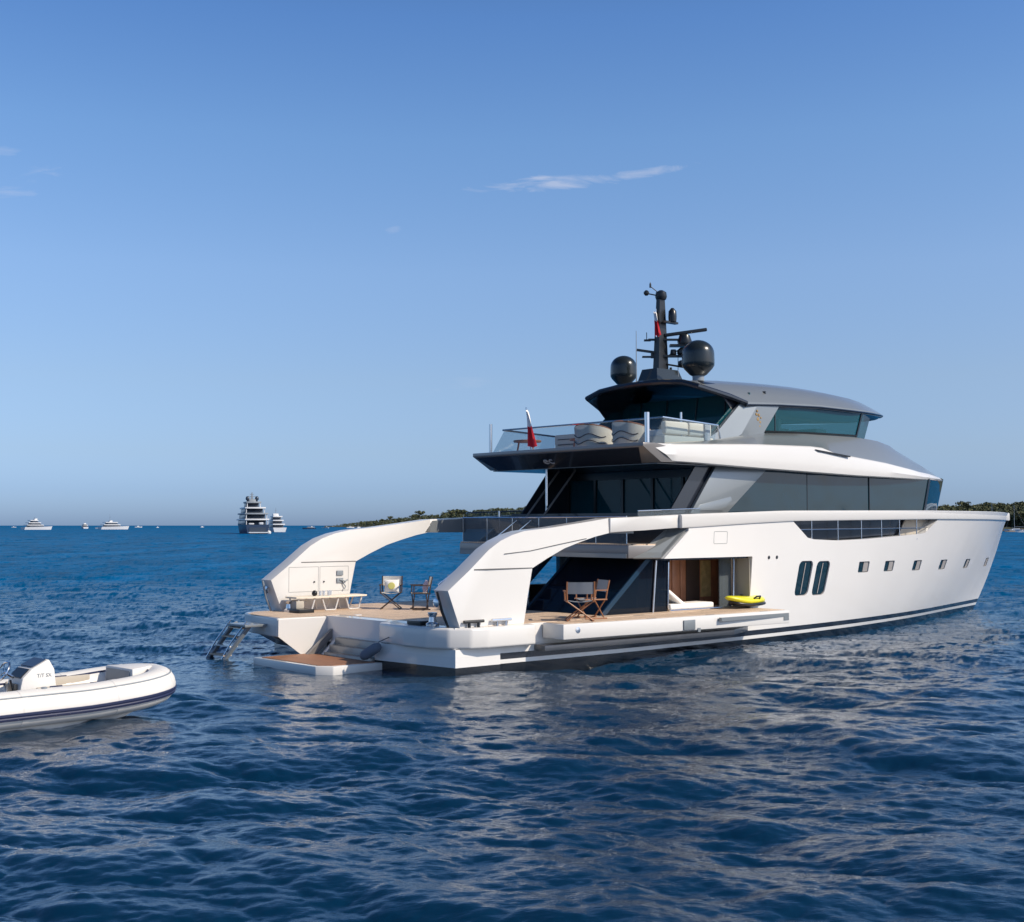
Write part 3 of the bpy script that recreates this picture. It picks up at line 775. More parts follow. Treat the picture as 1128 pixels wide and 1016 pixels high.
# deck gear beside the stern arms
for s in (-1, 1):
    b = NB()
    add_lathe(b, (-2.02, s * 3.05, ZD + 0.005), [(0.15, 0), (0.15, 0.05), (0.09, 0.09), (0.075, 0.2), (0.11, 0.26), (0.11, 0.30)], 16)
    obj('capstan', b, STEEL, yacht)
    b = NB()
    ox = 0.2 if s < 0 else 0.0
    add_tube(b, [(-2.22 + ox, s * 3.62, ZD), (-2.38 + ox, s * 3.60, 1.42), (-2.50 + ox, s * 3.58, 1.86)], [0.028, 0.032, 0.028], 8)
    obj('fairlead_post', b, FAR_GREY if s > 0 else BLACK, yacht)
    for x in (-1.55, -0.75):
        b = NB()
        for d in (-0.13, 0.13): add_lathe(b, (x + d, s * 3.95 - s * 0.02, ZD), [(0.035, 0), (0.03, 0.12)], 8)
        add_tube(b, [(x - 0.28, s * 3.93, ZD + 0.13), (x + 0.28, s * 3.93, ZD + 0.13)], 0.035, 8)
        obj('mooring_cleat', b, BLACK if x < -1 else STEEL, yacht)
    b = NB(); add_box(b, (-1.95, s * 2.55, ZD + 0.05), (0.45, 0.5, 0.1), bevel=0.02); obj('deck_hatch', b, BLACK, yacht)
    b = NB(); add_lathe(b, (-2.34, s * 3.62, 1.62), [(0.09, 0), (0.10, 0.03), (0.05, 0.05)], 12, Vector((-1, 0, 0))); obj('stern_light', b, STEEL, yacht)

# aft main deck slab with its beige edge
b = NB(); add_prism(b, [(3.9, -3.40), (5.0, -3.62), (9.0, -3.62), (9.0, 3.62), (5.0, 3.62), (3.9, 3.40)], 2.47, 2.80, axis='z', bevel=0.02); ad = obj('aft_deck', b, TAUPE, yacht)
b = NB(); add_prism(b, [(3.92, -3.38), (5.0, -3.58), (9.0, -3.58), (9.0, 3.58), (5.0, 3.58), (3.92, 3.38)], 2.80, 2.83, axis='z'); obj('aft_deck_teak', b, TEAK, ad)
b = NB(); add_box(b, (3.885, 0, 2.53), (0.03, 6.7, 0.11)); obj('edge_trim', b, SILVER, ad)
# slanted return of the white side panel
for s in (-1, 1):
    b = NB(); add_quad_slab(b, [(4.68, s * 3.80, 2.47), (5.58, s * 3.86, 3.20), (5.30, s * 3.42, 3.20), (4.05, s * 3.42, 2.47)], 0.04); obj('panel_return', b, SILVER, yacht)
    b = NB(); add_prism(b, [(8.29, ZD), (8.29, 2.455), (8.26, 2.455), (8.26, ZD)], s * (hull_y(8.3, 1.8) - 0.02), s * 3.2); obj('door_jamb', b, CREAM, yacht)
# glass balustrade round the aft main deck
b = NB()
add_quad_slab(b, [(3.95, -3.3, 2.84), (3.95, 3.3, 2.84), (3.95, 3.3, 3.50), (3.95, -3.3, 3.50)], 0.015)
bal = obj('aft_balustrade', b, SMOKE, yacht, 0)
b = NB()
add_tube(b, [(3.95, -3.3, 3.52), (3.95, 3.3, 3.52)], 0.022, 8)
for y in (-3.3, -2.2, -1.1, 0, 1.1, 2.2, 3.3): add_tube(b, [(3.95, y, 2.83), (3.95, y, 3.52)], 0.014, 6)
obj('hand_rail', b, STEEL, bal)
for s in (-1, 1):
    b = NB(); add_quad_slab(b, [(4.2, s * 3.45, 3.4), (6.6, s * 3.45, 3.5), (6.6, s * 3.45, 3.74), (4.2, s * 3.45, 3.66)], 0.015); g = obj('side_balustrade', b, CLEAR, yacht, 0)
    b = NB(); add_tube(b, [(4.2, s * 3.45, 3.67), (6.6, s * 3.45, 3.75)], 0.018, 8); obj('hand_rail', b, STEEL, g)
b = NB()
for y in (0.9, 0.3): add_tube(b, [(1.2, y, ZD), (1.2, y, 1.75), (3.95, y, 3.45)], 0.02, 6)
obj('stair_handrail', b, STEEL, yacht)
b = NB()
for i in range(7): add_box(b, (1.5 + i * 0.36, 0.6, ZD + 0.22 + i * 0.22), (0.30, 0.62, 0.05))
obj('deck_ladder', b, TAUPE, yacht)

# beach club: raked dark glass bulkhead, side glass and the open doorway
for y0, y1 in ((-3.3, -0.5), (0.4, 3.3)):
    b = NB(); add_quad_slab(b, [(3.05, y0, ZD + 0.01), (3.05, y1, ZD + 0.01), (4.75, y1, 2.465), (4.75, y0, 2.465)], 0.03); g = obj('raked_bulkhead', b, NAVYGLASS, yacht, 0)
    b = NB()
    for y in (y0, y1): add_quad_slab(b, [(2.96, y, ZD + 0.01), (3.16, y, ZD + 0.01), (4.86, y, 2.465), (4.66, y, 2.465)], 0.05)
    obj('raked_frame', b, STRUT, g)
for s in (-1, 1):
    b = NB(); add_prism(b, [(3.20, ZD + 0.01), (5.44, ZD + 0.01), (5.56, 2.46), (4.86, 2.46)], s * 3.30, s * 3.28); g = obj('side_glass', b, NAVYGLASS, yacht, 0)
    b = NB(); add_tube(b, [(4.86, s * 3.34, ZD), (5.0, s * 3.34, 2.46)], 0.03, 8); obj('steel_post', b, STEEL, g)
    # door frame with rounded corners
    fr = round_rect(6.80, 1.76, 2.66, 1.36, 0.12, 0.03)
    b = NB(); add_tube(b, [(x, s * 3.32, z) for x, z in fr], 0.028, 6, closed=True); obj('door_frame', b, STEEL, yacht)
    b = NB(); add_prism(b, [(7.62, ZD + 0.01), (8.12, ZD + 0.01), (8.12, 2.46), (7.62, 2.46)], s * 3.25, s * 3.22); obj('sliding_door', b, SMOKE, yacht, 0)
for s in (-1, 1):
    b = NB(); add_box(b, (6.55, s * 3.52, 2.435), (3.4, 0.42, 0.045)); obj('door_header', b, DARK, yacht)
# interior panelling seen through the doorway
b = NB()
add_box(b, (7.05, -2.3, 1.765), (3.4, 0.05, 1.38))
for i in range(10): add_box(b, (5.53 + i * 0.335, -2.335, 1.765), (0.30, 0.03, 1.36), bevel=0.006)
pw = obj('interior_wall', b, INWOOD, yacht)
b = NB(); add_box(b, (8.08, -2.37, 1.82), (0.40, 0.04, 1.0))
art = obj('art_panel', b, None, pw, 0)
ma = mat('gold_relief', (0.50, 0.38, 0.18), 0.4, metal=0.3, bump=1.0, bscale=9, var=0.5, vscale=7); art.data.materials.append(ma)
b = NB(); add_box(b, (7.55, -2.36, 1.765), (0.55, 0.02, 1.37)); obj('dark_recess', b, DARKWOOD, pw)
b = NB(); add_box(b, (10.74, 0, 1.765), (0.05, 5.5, 1.38)); obj('interior_bulkhead', b, INWOOD, yacht)
b = NB(); add_box(b, (6.1, 1.2, 1.35), (2.4, 0.6, 0.55), bevel=0.05); obj('interior_bar', b, DARKWOOD, yacht)

# ---- main deck house
def band_plan(off=0.0, xa=7.95):
    return [(xa, 3.06 - off), (14, 3.06 - off), (18.4, 2.98 - off), (20.0, 2.40 - off), (21.1, 1.85 - off), (21.9, 0.9 - off * 0.5), (22.1, 0.0)]
def ring_from(plan, z, dx=lambda x: 0.0):
    s = [(x + dx(x), -y, z) for x, y in plan]
    return s + [(x, -y, zz) for x, y, zz in s[-2::-1]]
rake = lambda k: (lambda x: k * min(1, max(0, (x - 14) / 6)))
b = NB(); add_loft(b, [ring_from(band_plan(), 3.64), ring_from(band_plan(), 4.93, rake(0.55))]); obj('saloon_window_band', b, GLASS, yacht, 18)
b = NB(); add_loft(b, [ring_from(band_plan(0.03, 5.6), 2.76), ring_from(band_plan(0.02, 5.6), 3.638)]); hb = obj('house_base', b, DARK, yacht, 30)
b = NB()
for s in (-1, 1): add_prism(b, [(16.6, 2.77), (17.2, 3.50), (18.6, 3.60), (18.6, 2.77)], s * 3.05, s * 3.0)
obj('walkway_panel', b, CREAM, hb)
# mullions of the side glass
b = NB()
for s in (-1, 1):
    for x in (11.9, 15.0): add_box(b, (x + (0.15 if x > 14 else 0), s * 3.056, 4.28), (0.035, 0.02, 1.26))
    add_quad_slab(b, [(18.33, s * 3.0, 3.65), (18.52, s * 2.955, 3.65), (18.97, s * 2.93, 4.92), (18.76, s * 2.99, 4.92)], 0.03)
obj('window_mullion', b, BLACK, yacht)
# aft doors and slanted wings
b = NB(); add_box(b, (7.9, 0, 3.87), (0.06, 5.9, 2.08)); dd = obj('aft_door_glass', b, TEALGLASS, yacht, 0)
b = NB()
for y in (-2.9, -1.75, -0.6, 0.6, 1.75, 2.9): add_box(b, (7.86, y, 3.87), (0.08, 0.09, 2.06))
add_box(b, (7.86, 0, 4.78), (0.09, 5.9, 0.22))
obj('aft_door_frame', b, BLACK, dd)
b = NB(); add_box(b, (8.6, 0, 3.85), (0.05, 5.8, 2.1)); obj('saloon_inner_wall', b, DARK, yacht)
for s in (-1, 1):
    b = NB(); add_prism(b, [(6.62, 3.62), (8.12, 3.62), (9.98, 4.93), (7.7, 4.93)], s * 3.10, s * 2.99, bevel=0.01); pil = obj('house_pillar', b, SILVER, yacht)
    b = NB(); add_prism(b, [(6.75, 3.70), (7.95, 3.70), (8.35, 3.98), (8.3, 4.1), (7.0, 3.86)], s * 3.125, s * 3.09, bevel=0.01); obj('pillar_trim', b, WHITE if False else SILVER, pil)
    b = NB(); add_prism(b, [(5.5, 2.85), (7.6, 2.85), (8.9, 4.93), (7.0, 4.93), (5.75, 3.45)], s * 2.97, s * 2.93); obj('wing_panel', b, DARK, yacht)
b = NB()
for y0, y1 in ((1.6, 1.6), (0.9, 0.9)): add_tube(b, [(4.3, y0, 2.9), (6.2, y1, 4.9)], 0.03, 6)
obj('awning_strut', b, TAUPE, yacht)
b = NB()
add_tube(b, [(5.2, 1.05, 3.7), (5.2, 1.05, 4.93)], 0.035, 8); add_tube(b, [(4.4, 2.2, 2.85), (4.4, 2.2, 3.72)], 0.03, 8)
obj('deck_post', b, STEEL, yacht)

# ---- flybridge: soffit, white fascia, grey coaming
def fw(x): return lerp_tab([(4.5, 3.46), (6, 3.50), (10, 3.52), (13, 3.48), (15.5, 3.38), (17.5, 3.20), (19.0, 2.96), (20.3, 2.55), (21.3, 2.02), (22.0, 1.4), (22.4, 0.7), (22.6, 0.1)], x)
def fzb(x): return lerp_tab([(4.5, 4.96), (6.2, 4.95), (9.2, 4.88), (13.9, 4.80), (18, 4.79), (22.6, 4.84)], x)
def fzw(x): return lerp_tab([(4.5, 5.42), (5.7, 5.44), (9, 5.57), (11.6, 5.62), (12.2, 5.60), (12.9, 5.46), (15.8, 5.27), (18.2, 5.06), (20.5, 4.94), (22.6, 4.88)], x)
def fzi(x): return lerp_tab([(4.5, 5.44), (5.7, 5.46), (7.5, 5.63), (10, 5.97), (12, 6.05), (15, 6.08), (16.2, 6.04), (17, 5.97), (17.6, 5.77), (19, 5.46), (20.6, 5.10), (21.6, 4.94), (22.6, 4.90)], x)
FX = [4.7, 5.2, 5.7, 6.5, 7.5, 8.5, 9.2, 10, 11, 11.6, 12.2, 12.9, 14, 15, 15.8, 16.4, 17.2, 17.6, 18.2, 19, 19.6, 20.3, 20.9, 21.3, 21.7, 22.0, 22.25, 22.45, 22.6]
def inner(x): return max(min(2.72, fw(x) * 0.78), 0.02)
def strip(name, rows, m, smooth=30, both=True):
    b = NB()
    for s in ((-1, 1) if both else (1,)):
        vs = [[b.verts.new((p[0], s * p[1], p[2])) for p in r] for r in rows]
        for A, B in zip(vs[:-1], vs[1:]):
            for k in range(len(A) - 1): b.faces.new((A[k], A[k + 1], B[k + 1], B[k]))
    return obj(name, b, m, yacht, smooth)
def xa(x, z):    # slanted aft end of the fascia
    return x + max(0, (5.42 - z)) * 1.9 * max(0, (5.7 - x))
rows = [[(xa(x, fzb(x)), fw(x) - 0.10, fzb(x) + 0.0), (xa(x, fzb(x) + .03), fw(x) - 0.02, fzb(x) + 0.03), (xa(x, (fzb(x) * .6 + fzw(x) * .4)), fw(x) + 0.02, fzb(x) * .6 + fzw(x) * .4), (x, fw(x) - 0.05, fzw(x) - 0.03), (x, fw(x) - 0.10, fzw(x))] for x in FX]
strip('white_fascia', rows, WHITE)
rows = [[(x, fw(x) - 0.10, fzw(x)), (x, max(fw(x) - 0.14, 0), fzw(x) + 0.01 * (x > 5)), (x, max((fw(x) * 0.45 + inner(x) * 0.55), 0), fzw(x) * 0.42 + fzi(x) * 0.58 + 0.01), (x, inner(x), fzi(x)), (x, inner(x) * 0.6, fzi(x) + (0.02 if x > 16.5 else -0.1 if x > 9.6 else -0.02)), (x, 0, fzi(x) + (0.03 if x > 16.5 else -0.1 if x > 9.6 else -0.02))] for x in FX if x >= 9.2]
strip('coaming', rows, SILVER)
rows = [[(x, fw(x) - 0.10, fzw(x)), (x, fw(x) - 0.14, fzw(x) + 0.01), (x, (fw(x) * 0.45 + 3.05 * 0.55), fzw(x) * 0.42 + fzi(x) * 0.58 + 0.01), (x, 3.05, fzi(x)), (x, 3.0, fzi(x)), (x, 3.0, 5.39)] for x in FX if x <= 9.2]
strip('side_coaming', rows, SILVER)
b = NB(); add_prism(b, [(4.52, -3.34), (9.6, -3.4), (9.6, 3.4), (4.52, 3.34)], 5.30, 5.405, axis='z'); obj('fly_deck', b, TEAK, yacht)
rows = [[(xa(x, fzb(x)), fw(x) - 0.10, fzb(x)), (xa(x, fzb(x)), fw(x) * 0.85, fzb(x) + 0.01), (xa(x, fzb(x)), 0, fzb(x) + 0.02)] for x in FX]
strip('soffit', rows, TAUPE)
b = NB()
for s in (-1, 1): add_prism(b, [(11.75, 5.53), (13.5, 5.40), (13.5, 5.36), (11.9, 5.47)], s * 3.50, s * 3.44)
obj('side_vent', b, BLACK, yacht)
# undercut aft overhang: taupe edge, dark face
b = NB()
add_prism(b, [(4.42, 5.43), (4.42, 5.33), (5.10, 4.94), (6.4, 4.955), (6.4, 5.2), (4.9, 5.43)], -3.44, 3.44, bevel=0.015)
av = obj('aft_overhang', b, TAUPE, yacht)
b = NB()
def on_face(u, out=0.0):   # u from 0 top to 1 bottom of the undercut face
    x = 4.42 + u * 0.68; z = 5.33 - u * 0.39
    return (x - 0.497 * out, z - 0.867 * out)
(p0, p1) = on_face(0.06, 0.012), on_face(1.0, 0.012)
add_quad_slab(b, [(p0[0], -3.25, p0[1]), (p0[0], 3.32, p0[1]), (p1[0], 3.05, p1[1]), (p1[0], -2.75, p1[1])], 0.02)
ap = obj('aft_panel', b, DARK, av, 0)
b = NB()
add_prism(b, [(5.1, -3.3), (9.5, -3.3), (9.5, 3.3), (5.1, 3.3)], 4.905, 4.93, axis='z'); obj('overhang_ceiling', b, DARK, av)
# builder's monogram on the dark face
me = text_mesh('ec', 0.46, 0.006, 0.25)
lo = link_mesh('monogram', me, LETTER, ap, 0)
slope = math.atan2(0.39, 0.68)
px_, pz_ = on_face(0.52, 0.03)
lo.matrix_local = Matrix.Translation((px_, 0.55, pz_)) @ Matrix(((0, -0.867, -0.497), (-1, 0, 0), (0, 0.497, -0.867))).to_4x4()

# ---- sky lounge and hardtop
def lounge_plan(o=0.0):
    return [(9.3, 2.66 - o), (12, 2.68 - o), (15.1, 2.62 - o), (16.8, 1.75 - o), (17.6, 0.8), (17.8, 0)]
rk2 = lambda k: (lambda x: k * min(1, max(0, (x - 11) / 4)))
b = NB()
A, B = ring_from(lounge_plan(), 5.92, rk2(0)), ring_from(lounge_plan(), 6.86, rk2(0.45))
va = [b.verts.new(p) for p in A]; vb = [b.verts.new(p) for p in B]
for i in range(len(A) - 1): b.faces.new((va[i], va[i + 1], vb[i + 1], vb[i]))
lg = obj('lounge_glass', b, TEALGLASS, yacht, 18)
b = NB()
for s in (-1, 1):
    add_quad_slab(b, [(15.0, s * 2.64, 5.95), (15.12, s * 2.60, 5.95), (15.55, s * 2.60, 6.9), (15.42, s * 2.64, 6.9)], 0.04)
    add_box(b, (10.9, s * 2.675, 6.4), (0.04, 0.02, 0.95))
    add_tube(b, [(9.8, s * 2.69, 6.02), (12.5, s * 2.71, 6.09), (15.1, s * 2.66, 6.13)], 0.03, 4)
obj('glass_frame', b, BLACK, lg)
# helm seats and console behind the glass
b = NB()
for x, y in ((13.0, -1.2), (13.0, 0.2), (11.6, -0.6)):
    add_box(b, (x, y, 6.15), (0.5, 0.6, 0.35), bevel=0.08); add_box(b, (x - 0.25, y, 6.4), (0.14, 0.55, 0.45), bevel=0.06)
add_box(b, (14.6, -0.4, 6.18), (0.6, 2.6, 0.40), bevel=0.08)
obj('helm_furniture', b, WHITEFAB, yacht)
b = NB(); add_prism(b, [(9.4, -2.6), (17, -1.6), (17, 1.6), (9.4, 2.6)], 5.86, 5.90, axis='z'); obj('lounge_floor', b, TAUPE, yacht)
# aft glass of the sky lounge
b = NB(); add_quad_slab(b, [(9.6, -2.55, 5.40), (9.6, 2.55, 5.40), (9.9, 2.55, 7.15), (9.9, -2.55, 7.15)], 0.04); ag = obj('lounge_aft_glass', b, TEALGLASS, yacht, 0)
b = NB()
for y in (-1.7, -0.6, 0.6, 1.7): add_quad_slab(b, [(9.57, y - 0.015, 5.4), (9.57, y + 0.015, 5.4), (9.87, y + 0.015, 7.15), (9.87, y - 0.015, 7.15)], 0.03)
obj('glass_joint', b, BLACK, ag)
b = NB(); add_box(b, (10.7, 0, 6.3), (0.05, 5.0, 1.9)); obj('lounge_inner_wall', b, DARK, yacht)
for s in (-1, 1):
    # broad silver pillar, folded along its length
    b = NB()
    add_loft(b, [[(7.55, s * 2.74, 5.60), (8.55, s * 2.82, 5.60), (10.25, s * 2.80, 5.93), (10.25, s * 2.66, 5.93), (8.5, s * 2.6, 5.60), (7.55, s * 2.6, 5.60)],
                 [(8.20, s * 2.72, 5.90), (9.15, s * 2.84, 5.90), (10.22, s * 2.80, 6.0), (10.2, s * 2.66, 6.0), (9.0, s * 2.6, 5.90), (8.2, s * 2.6, 5.90)],
                 [(9.35, s * 2.66, 6.80), (10.0, s * 2.76, 6.80), (11.05, s * 2.74, 6.83), (11.0, s * 2.6, 6.83), (10.0, s * 2.55, 6.80), (9.35, s * 2.55, 6.80)]])
    pl = obj('lounge_pillar', b, SILVER, yacht, 12)
    b = NB()
    for dx, dz, r in ((0, 0, .07), (0.05, 0.12, .05), (-0.06, 0.14, .05), (0.1, -0.08, .05), (-0.02, 0.24, .04), (0.14, 0.05, .035), (0.08, -0.2, .04)):
        add_lathe(b, (9.95 + dx, s * 2.785, 6.36 + dz), [(r, 0), (r * 0.8, 0.015), (r * 0.3, 0.02)], 6, Vector((0, s, 0)))
    obj('crest_emblem', b, GOLDLOGO, pl)
    b = NB(); add_quad_slab(b, [(7.5, s * 2.5, 5.42), (9.6, s * 2.5, 5.42), (9.9, s * 2.5, 6.9), (9.35, s * 2.5, 6.9)], 0.03); obj('wing_glass', b, TEALGLASS, yacht, 0)
# roof shell: each station is half a section from centre line to side edge
def roof_half(x):
    f = min(max((x - 14.2) / 4.9, 0), 1)
    ye = 2.78 * (1 - f ** 2.0) ** 0.5 if f < 1 else 0.03
    ye = max(ye, 0.05)
    zc = lerp_tab([(8.0, 7.54), (9.5, 7.65), (11.5, 7.71), (13.5, 7.71), (15.7, 7.60), (17.4, 7.36), (18.4, 7.19), (19.1, 7.08)], x)
    ze = lerp_tab([(9.46, 6.80), (11, 6.88), (13, 6.94), (15, 6.93), (17, 6.95), (18.3, 7.0), (19.1, 7.06)], x)
    return ye, zc, ze
RX = [9.5, 10.2, 11, 12, 13, 14, 14.8, 15.5, 16.2, 16.8, 17.3, 17.7, 18.1, 18.5, 18.75, 18.95, 19.1]
prof = [(0, 0.0), (0.35, 0.04), (0.60, 0.13), (0.80, 0.35), (0.93, 0.72), (1.0, 0.97), (1.0, 1.06)]
def roof_row(x, off=0.0):
    ye, zc, ze = roof_half(x)
    h = zc - ze
    return [(x, ye * u, zc - h * v - off) for u, v in prof]
# cut the aft end: top edge at x 8.0, falling to the side edge at x 9.46
def aft_x(u):
    return 8.0 if u <= 0.80 else 8.0 + (u - 0.80) / 0.20 * 1.46
def rrow(x0, k):
    rows_ = []
    for (u, v) in prof:
        xa_ = aft_x(u); x = xa_ + (9.5 - xa_) * k
        ye, zc, ze = roof_half(max(x, 9.46)); zc = roof_half(x)[1]
        zz = zc - (zc - ze) * v
        rows_.append((x, ye * u, zz))
    return rows_
rows = [rrow(0, k) for k in (0, 0.33, 0.66)] + [roof_row(x) for x in RX]
strip('hardtop', rows, SILVER, 40)
under = [[(p[0] + (0.0 if i else 0.05), p[1] * 0.985, p[2] - 0.13 * (1 if j < 5 else 0.35)) for j, p in enumerate(r)] for i, r in enumerate(rows)]
strip('hardtop_soffit', under, DARK, 40)
# dark rim round the aft and side edges
b = NB()
for s in (-1, 1):
    path = [(p[0], s * p[1], p[2] - 0.06 * (1 if j < 5 else 0.4)) for j, p in enumerate(rows[0])]
    add_tube(b, path, [0.085] * 5 + [0.06, 0.04], 8)
    edge = [(r[-1][0], s * r[-1][1], r[-1][2]) for r in rows]
    add_tube(b, edge, 0.028, 6)
obj('roof_rim', b, DARK, yacht)
b = NB()
for s in (-1, 1): add_quad_slab(b, [(8.2, s * 2.05, 7.40), (9.46, s * 2.72, 6.82), (10.0, s * 2.70, 6.86), (9.9, s * 2.0, 7.35)], 0.03)
obj('roof_cheek', b, DARK, yacht)
# port and starboard inner wings under the roof
b = NB()
for s in (-1, 1): add_prism(b, [(8.7, 6.98), (9.55, 6.2), (8.2, 5.45), (10.0, 5.45), (10.2, 6.98)], s * 2.52, s * 2.49)
obj('roof_wing', b, DARK, yacht)

# ---- domes, mast, aerials
for (x, y, z, r) in ((9.27, 1.9, 7.66, 0.42), (8.74, -1.6, 7.58, 0.475)):
    b = NB()
    add_lathe(b, (x, y, z), [(0.17, -0.1), (0.17, 0.06), (0.22, 0.10)], 20)
    pd = obj('dome_pedestal', b, FAR_GREY, yacht)
    b = NB()
    q = r / 0.47
    P = [(0.36 * r, 0.06 * q), (0.52 * r, 0.10 * q), (0.86 * r, 0.27 * q), (0.98 * r, 0.36 * q), (r, 0.44 * q), (r * 0.985, 0.70 * q)]
    for k in range(1, 9): P.append((r * 0.985 * math.cos(R(90 * k / 8)), (0.70 + 0.40 * math.sin(R(90 * k / 8))) * q))
    add_lathe(b, (x, y, z - 0.02), P, 32); obj('satellite_dome', b, DOME, yacht, 40)
MX, MZ = 8.9, 7.6
b = NB(); add_prism(b, [(-0.62 + MX, -0.42), (0.62 + MX, -0.42), (0.62 + MX, 0.42), (-0.62 + MX, 0.42)], MZ, MZ + 0.02, axis='z')
add_loft(b, [[(MX - .62, -.42, MZ - .1), (MX + .62, -.42, MZ - .1), (MX + .62, .42, MZ - .1), (MX - .62, .42, MZ - .1)], [(MX - .5, -.30, MZ + .36), (MX + .45, -.30, MZ + .36), (MX + .45, .30, MZ + .36), (MX - .5, .30, MZ + .36)]])
mb = obj('mast_base', b, DOME, yacht)
b = NB(); add_loft(b, [[(MX - .22, -.12, MZ + .3), (MX + .22, -.12, MZ + .3), (MX + .22, .12, MZ + .3), (MX - .22, .12, MZ + .3)], [(MX - .10, -.07, MZ + 2.55), (MX + .12, -.07, MZ + 2.55), (MX + .12, .07, MZ + 2.55), (MX - .10, .07, MZ + 2.55)]])
add_lathe(b, (MX + 0.03, 0, MZ + 2.5), [(0.15, 0), (0.18, 0.08), (0.16, 0.22), (0.06, 0.28)], 14)
mast = obj('mast', b, BLACK, yacht)
# direction across the image at the mast runs roughly along (0.755,-0.656)
U = Vector((0.7547, -0.6561, 0))
def mu(d, z): return Vector((MX, 0, MZ)) + U * d + Vector((0, 0, z))
b = NB()
add_tube(b, [mu(0, 2.60), mu(-0.38, 2.68)], 0.02, 6); add_tube(b, [mu(0, 2.66), mu(-0.30, 2.90)], 0.014, 6)
add_lathe(b, mu(-0.42, 2.62), [(0.04, 0), (0.085, 0.05), (0.085, 0.11), (0.03, 0.16)], 10); add_lathe(b, mu(-0.30, 2.86), [(0.03, 0), (0.03, 0.10), (0.01, 0.16)], 8)
obj('wind_sensor', b, BLACK, mast)
b = NB()
add_box(b, mu(0.30, 1.80), (0.55, 0.14, 0.06)); add_lathe(b, mu(0.36, 1.82), [(0.12, 0), (0.13, 0.15), (0.12, 0.32), (0.04, 0.42)], 12)
obj('camera_dome', b, BLACK, mast)
rot = Matrix.Rotation(math.atan2(U.y, U.x), 3, 'Z')
b = NB()
add_box(b, mu(0.62, 1.10), (0.7, 0.25, 0.07), rot); add_lathe(b, mu(0.72, 1.13), [(0.2, 0), (0.22, 0.1), (0.16, 0.28), (0.08, 0.32)], 14)
rad = obj('radar_pedestal', b, BLACK, mast)
b = NB(); add_box(b, mu(0.75, 1.50), (1.30, 0.13, 0.10), Matrix.Rotation(math.atan2(U.y, U.x) , 3, 'Z') @ Matrix.Rotation(R(-8), 3, 'Y'), bevel=0.03); obj('radar_scanner', b, BLACK, rad)
b = NB(); add_box(b, mu(0.10, 1.28), (0.95, 0.16, 0.05), rot); add_box(b, mu(-0.40, 1.26), (0.2, 0.12, 0.05), rot)
add_box(b, mu(-0.35, 0.92), (0.75, 0.14, 0.06), rot @ Matrix.Rotation(R(8), 3, 'Y')); add_box(b, mu(-0.28, 0.76), (0.55, 0.12, 0.05), rot)
add_tube(b, [mu(-0.25, 0.9), mu(-0.25, 0.72)], 0.05, 8); add_tube(b, [mu(-0.42, 1.27), mu(-0.42, 1.5)], 0.012, 5)
obj('crosstree', b, BLACK, mast)
b = NB(); add_box(b, mu(0.45, 0.78), (0.85, 0.2, 0.06), rot); add_lathe(b, mu(0.66, 0.80), [(0.1, 0), (0.17, 0.06), (0.17, 0.16), (0.08, 0.24)], 14); add_lathe(b, mu(0.38, 0.80), [(0.06, 0), (0.10, 0.05), (0.08, 0.18)], 10)
add_tube(b, [mu(0.05, 0.7), mu(0.5, 0.95)], 0.02, 6)
obj('searchlight', b, BLACK, mast)
b = NB(); add_tube(b, [mu(0.1, 0.55), mu(0.85, 0.42)], 0.03, 6); add_lathe(b, mu(0.62, 0.46), [(0.05, 0), (0.11, 0.08), (0.10, 0.16), (0.03, 0.2)], 10); add_lathe(b, mu(0.3, 0.34), [(0.04, 0), (0.04, 0.1)], 8)
obj('horn', b, BLACK, mast)
b = NB(); add_tube(b, [(8.1, 0.25, 7.55), (8.1, 0.25, 9.1)], [0.018, 0.008], 6); add_tube(b, [mu(0.52, -0.05), mu(0.52, 0.95)], [0.014, 0.008], 6)
obj('whip_aerial', b, FAR_GREY, yacht)

# ---- flybridge rails
b = NB()
gz0, gz1 = 5.44, 6.12
add_quad_slab(b, [(5.0, -3.2, gz0), (5.0, 3.2, gz0), (5.45, 3.2, gz1), (5.45, -3.2, gz1)], 0.015)
for s in (-1, 1): add_quad_slab(b, [(5.0, s * 3.22, gz0), (7.5, s * 3.22, 5.62), (7.6, s * 3.22, 6.05), (5.45, s * 3.22, gz1)], 0.015)
fg = obj('fly_balustrade', b, CLEAR, yacht, 0)
b = NB()
add_tube(b, [(7.75, -3.2, 5.68), (7.66, -3.2, 6.04), (5.45, -3.2, 6.14), (5.4, 3.2, 6.16), (7.66, 3.2, 6.06), (7.75, 3.2, 5.68)], 0.028, 8)
obj('hand_rail', b, STEEL, fg)
b = NB()
add_tube(b, [(4.72, -3.3, 5.42), (4.72, -3.3, 6.22)], 0.065, 10); add_tube(b, [(4.95, 3.25, 5.42), (4.95, 3.25, 6.32)], 0.05, 10); add_tube(b, [(6.5, -2.9, 5.42), (6.5, -2.9, 6.35)], 0.03, 8)
obj('rail_post', b, STEEL, fg)
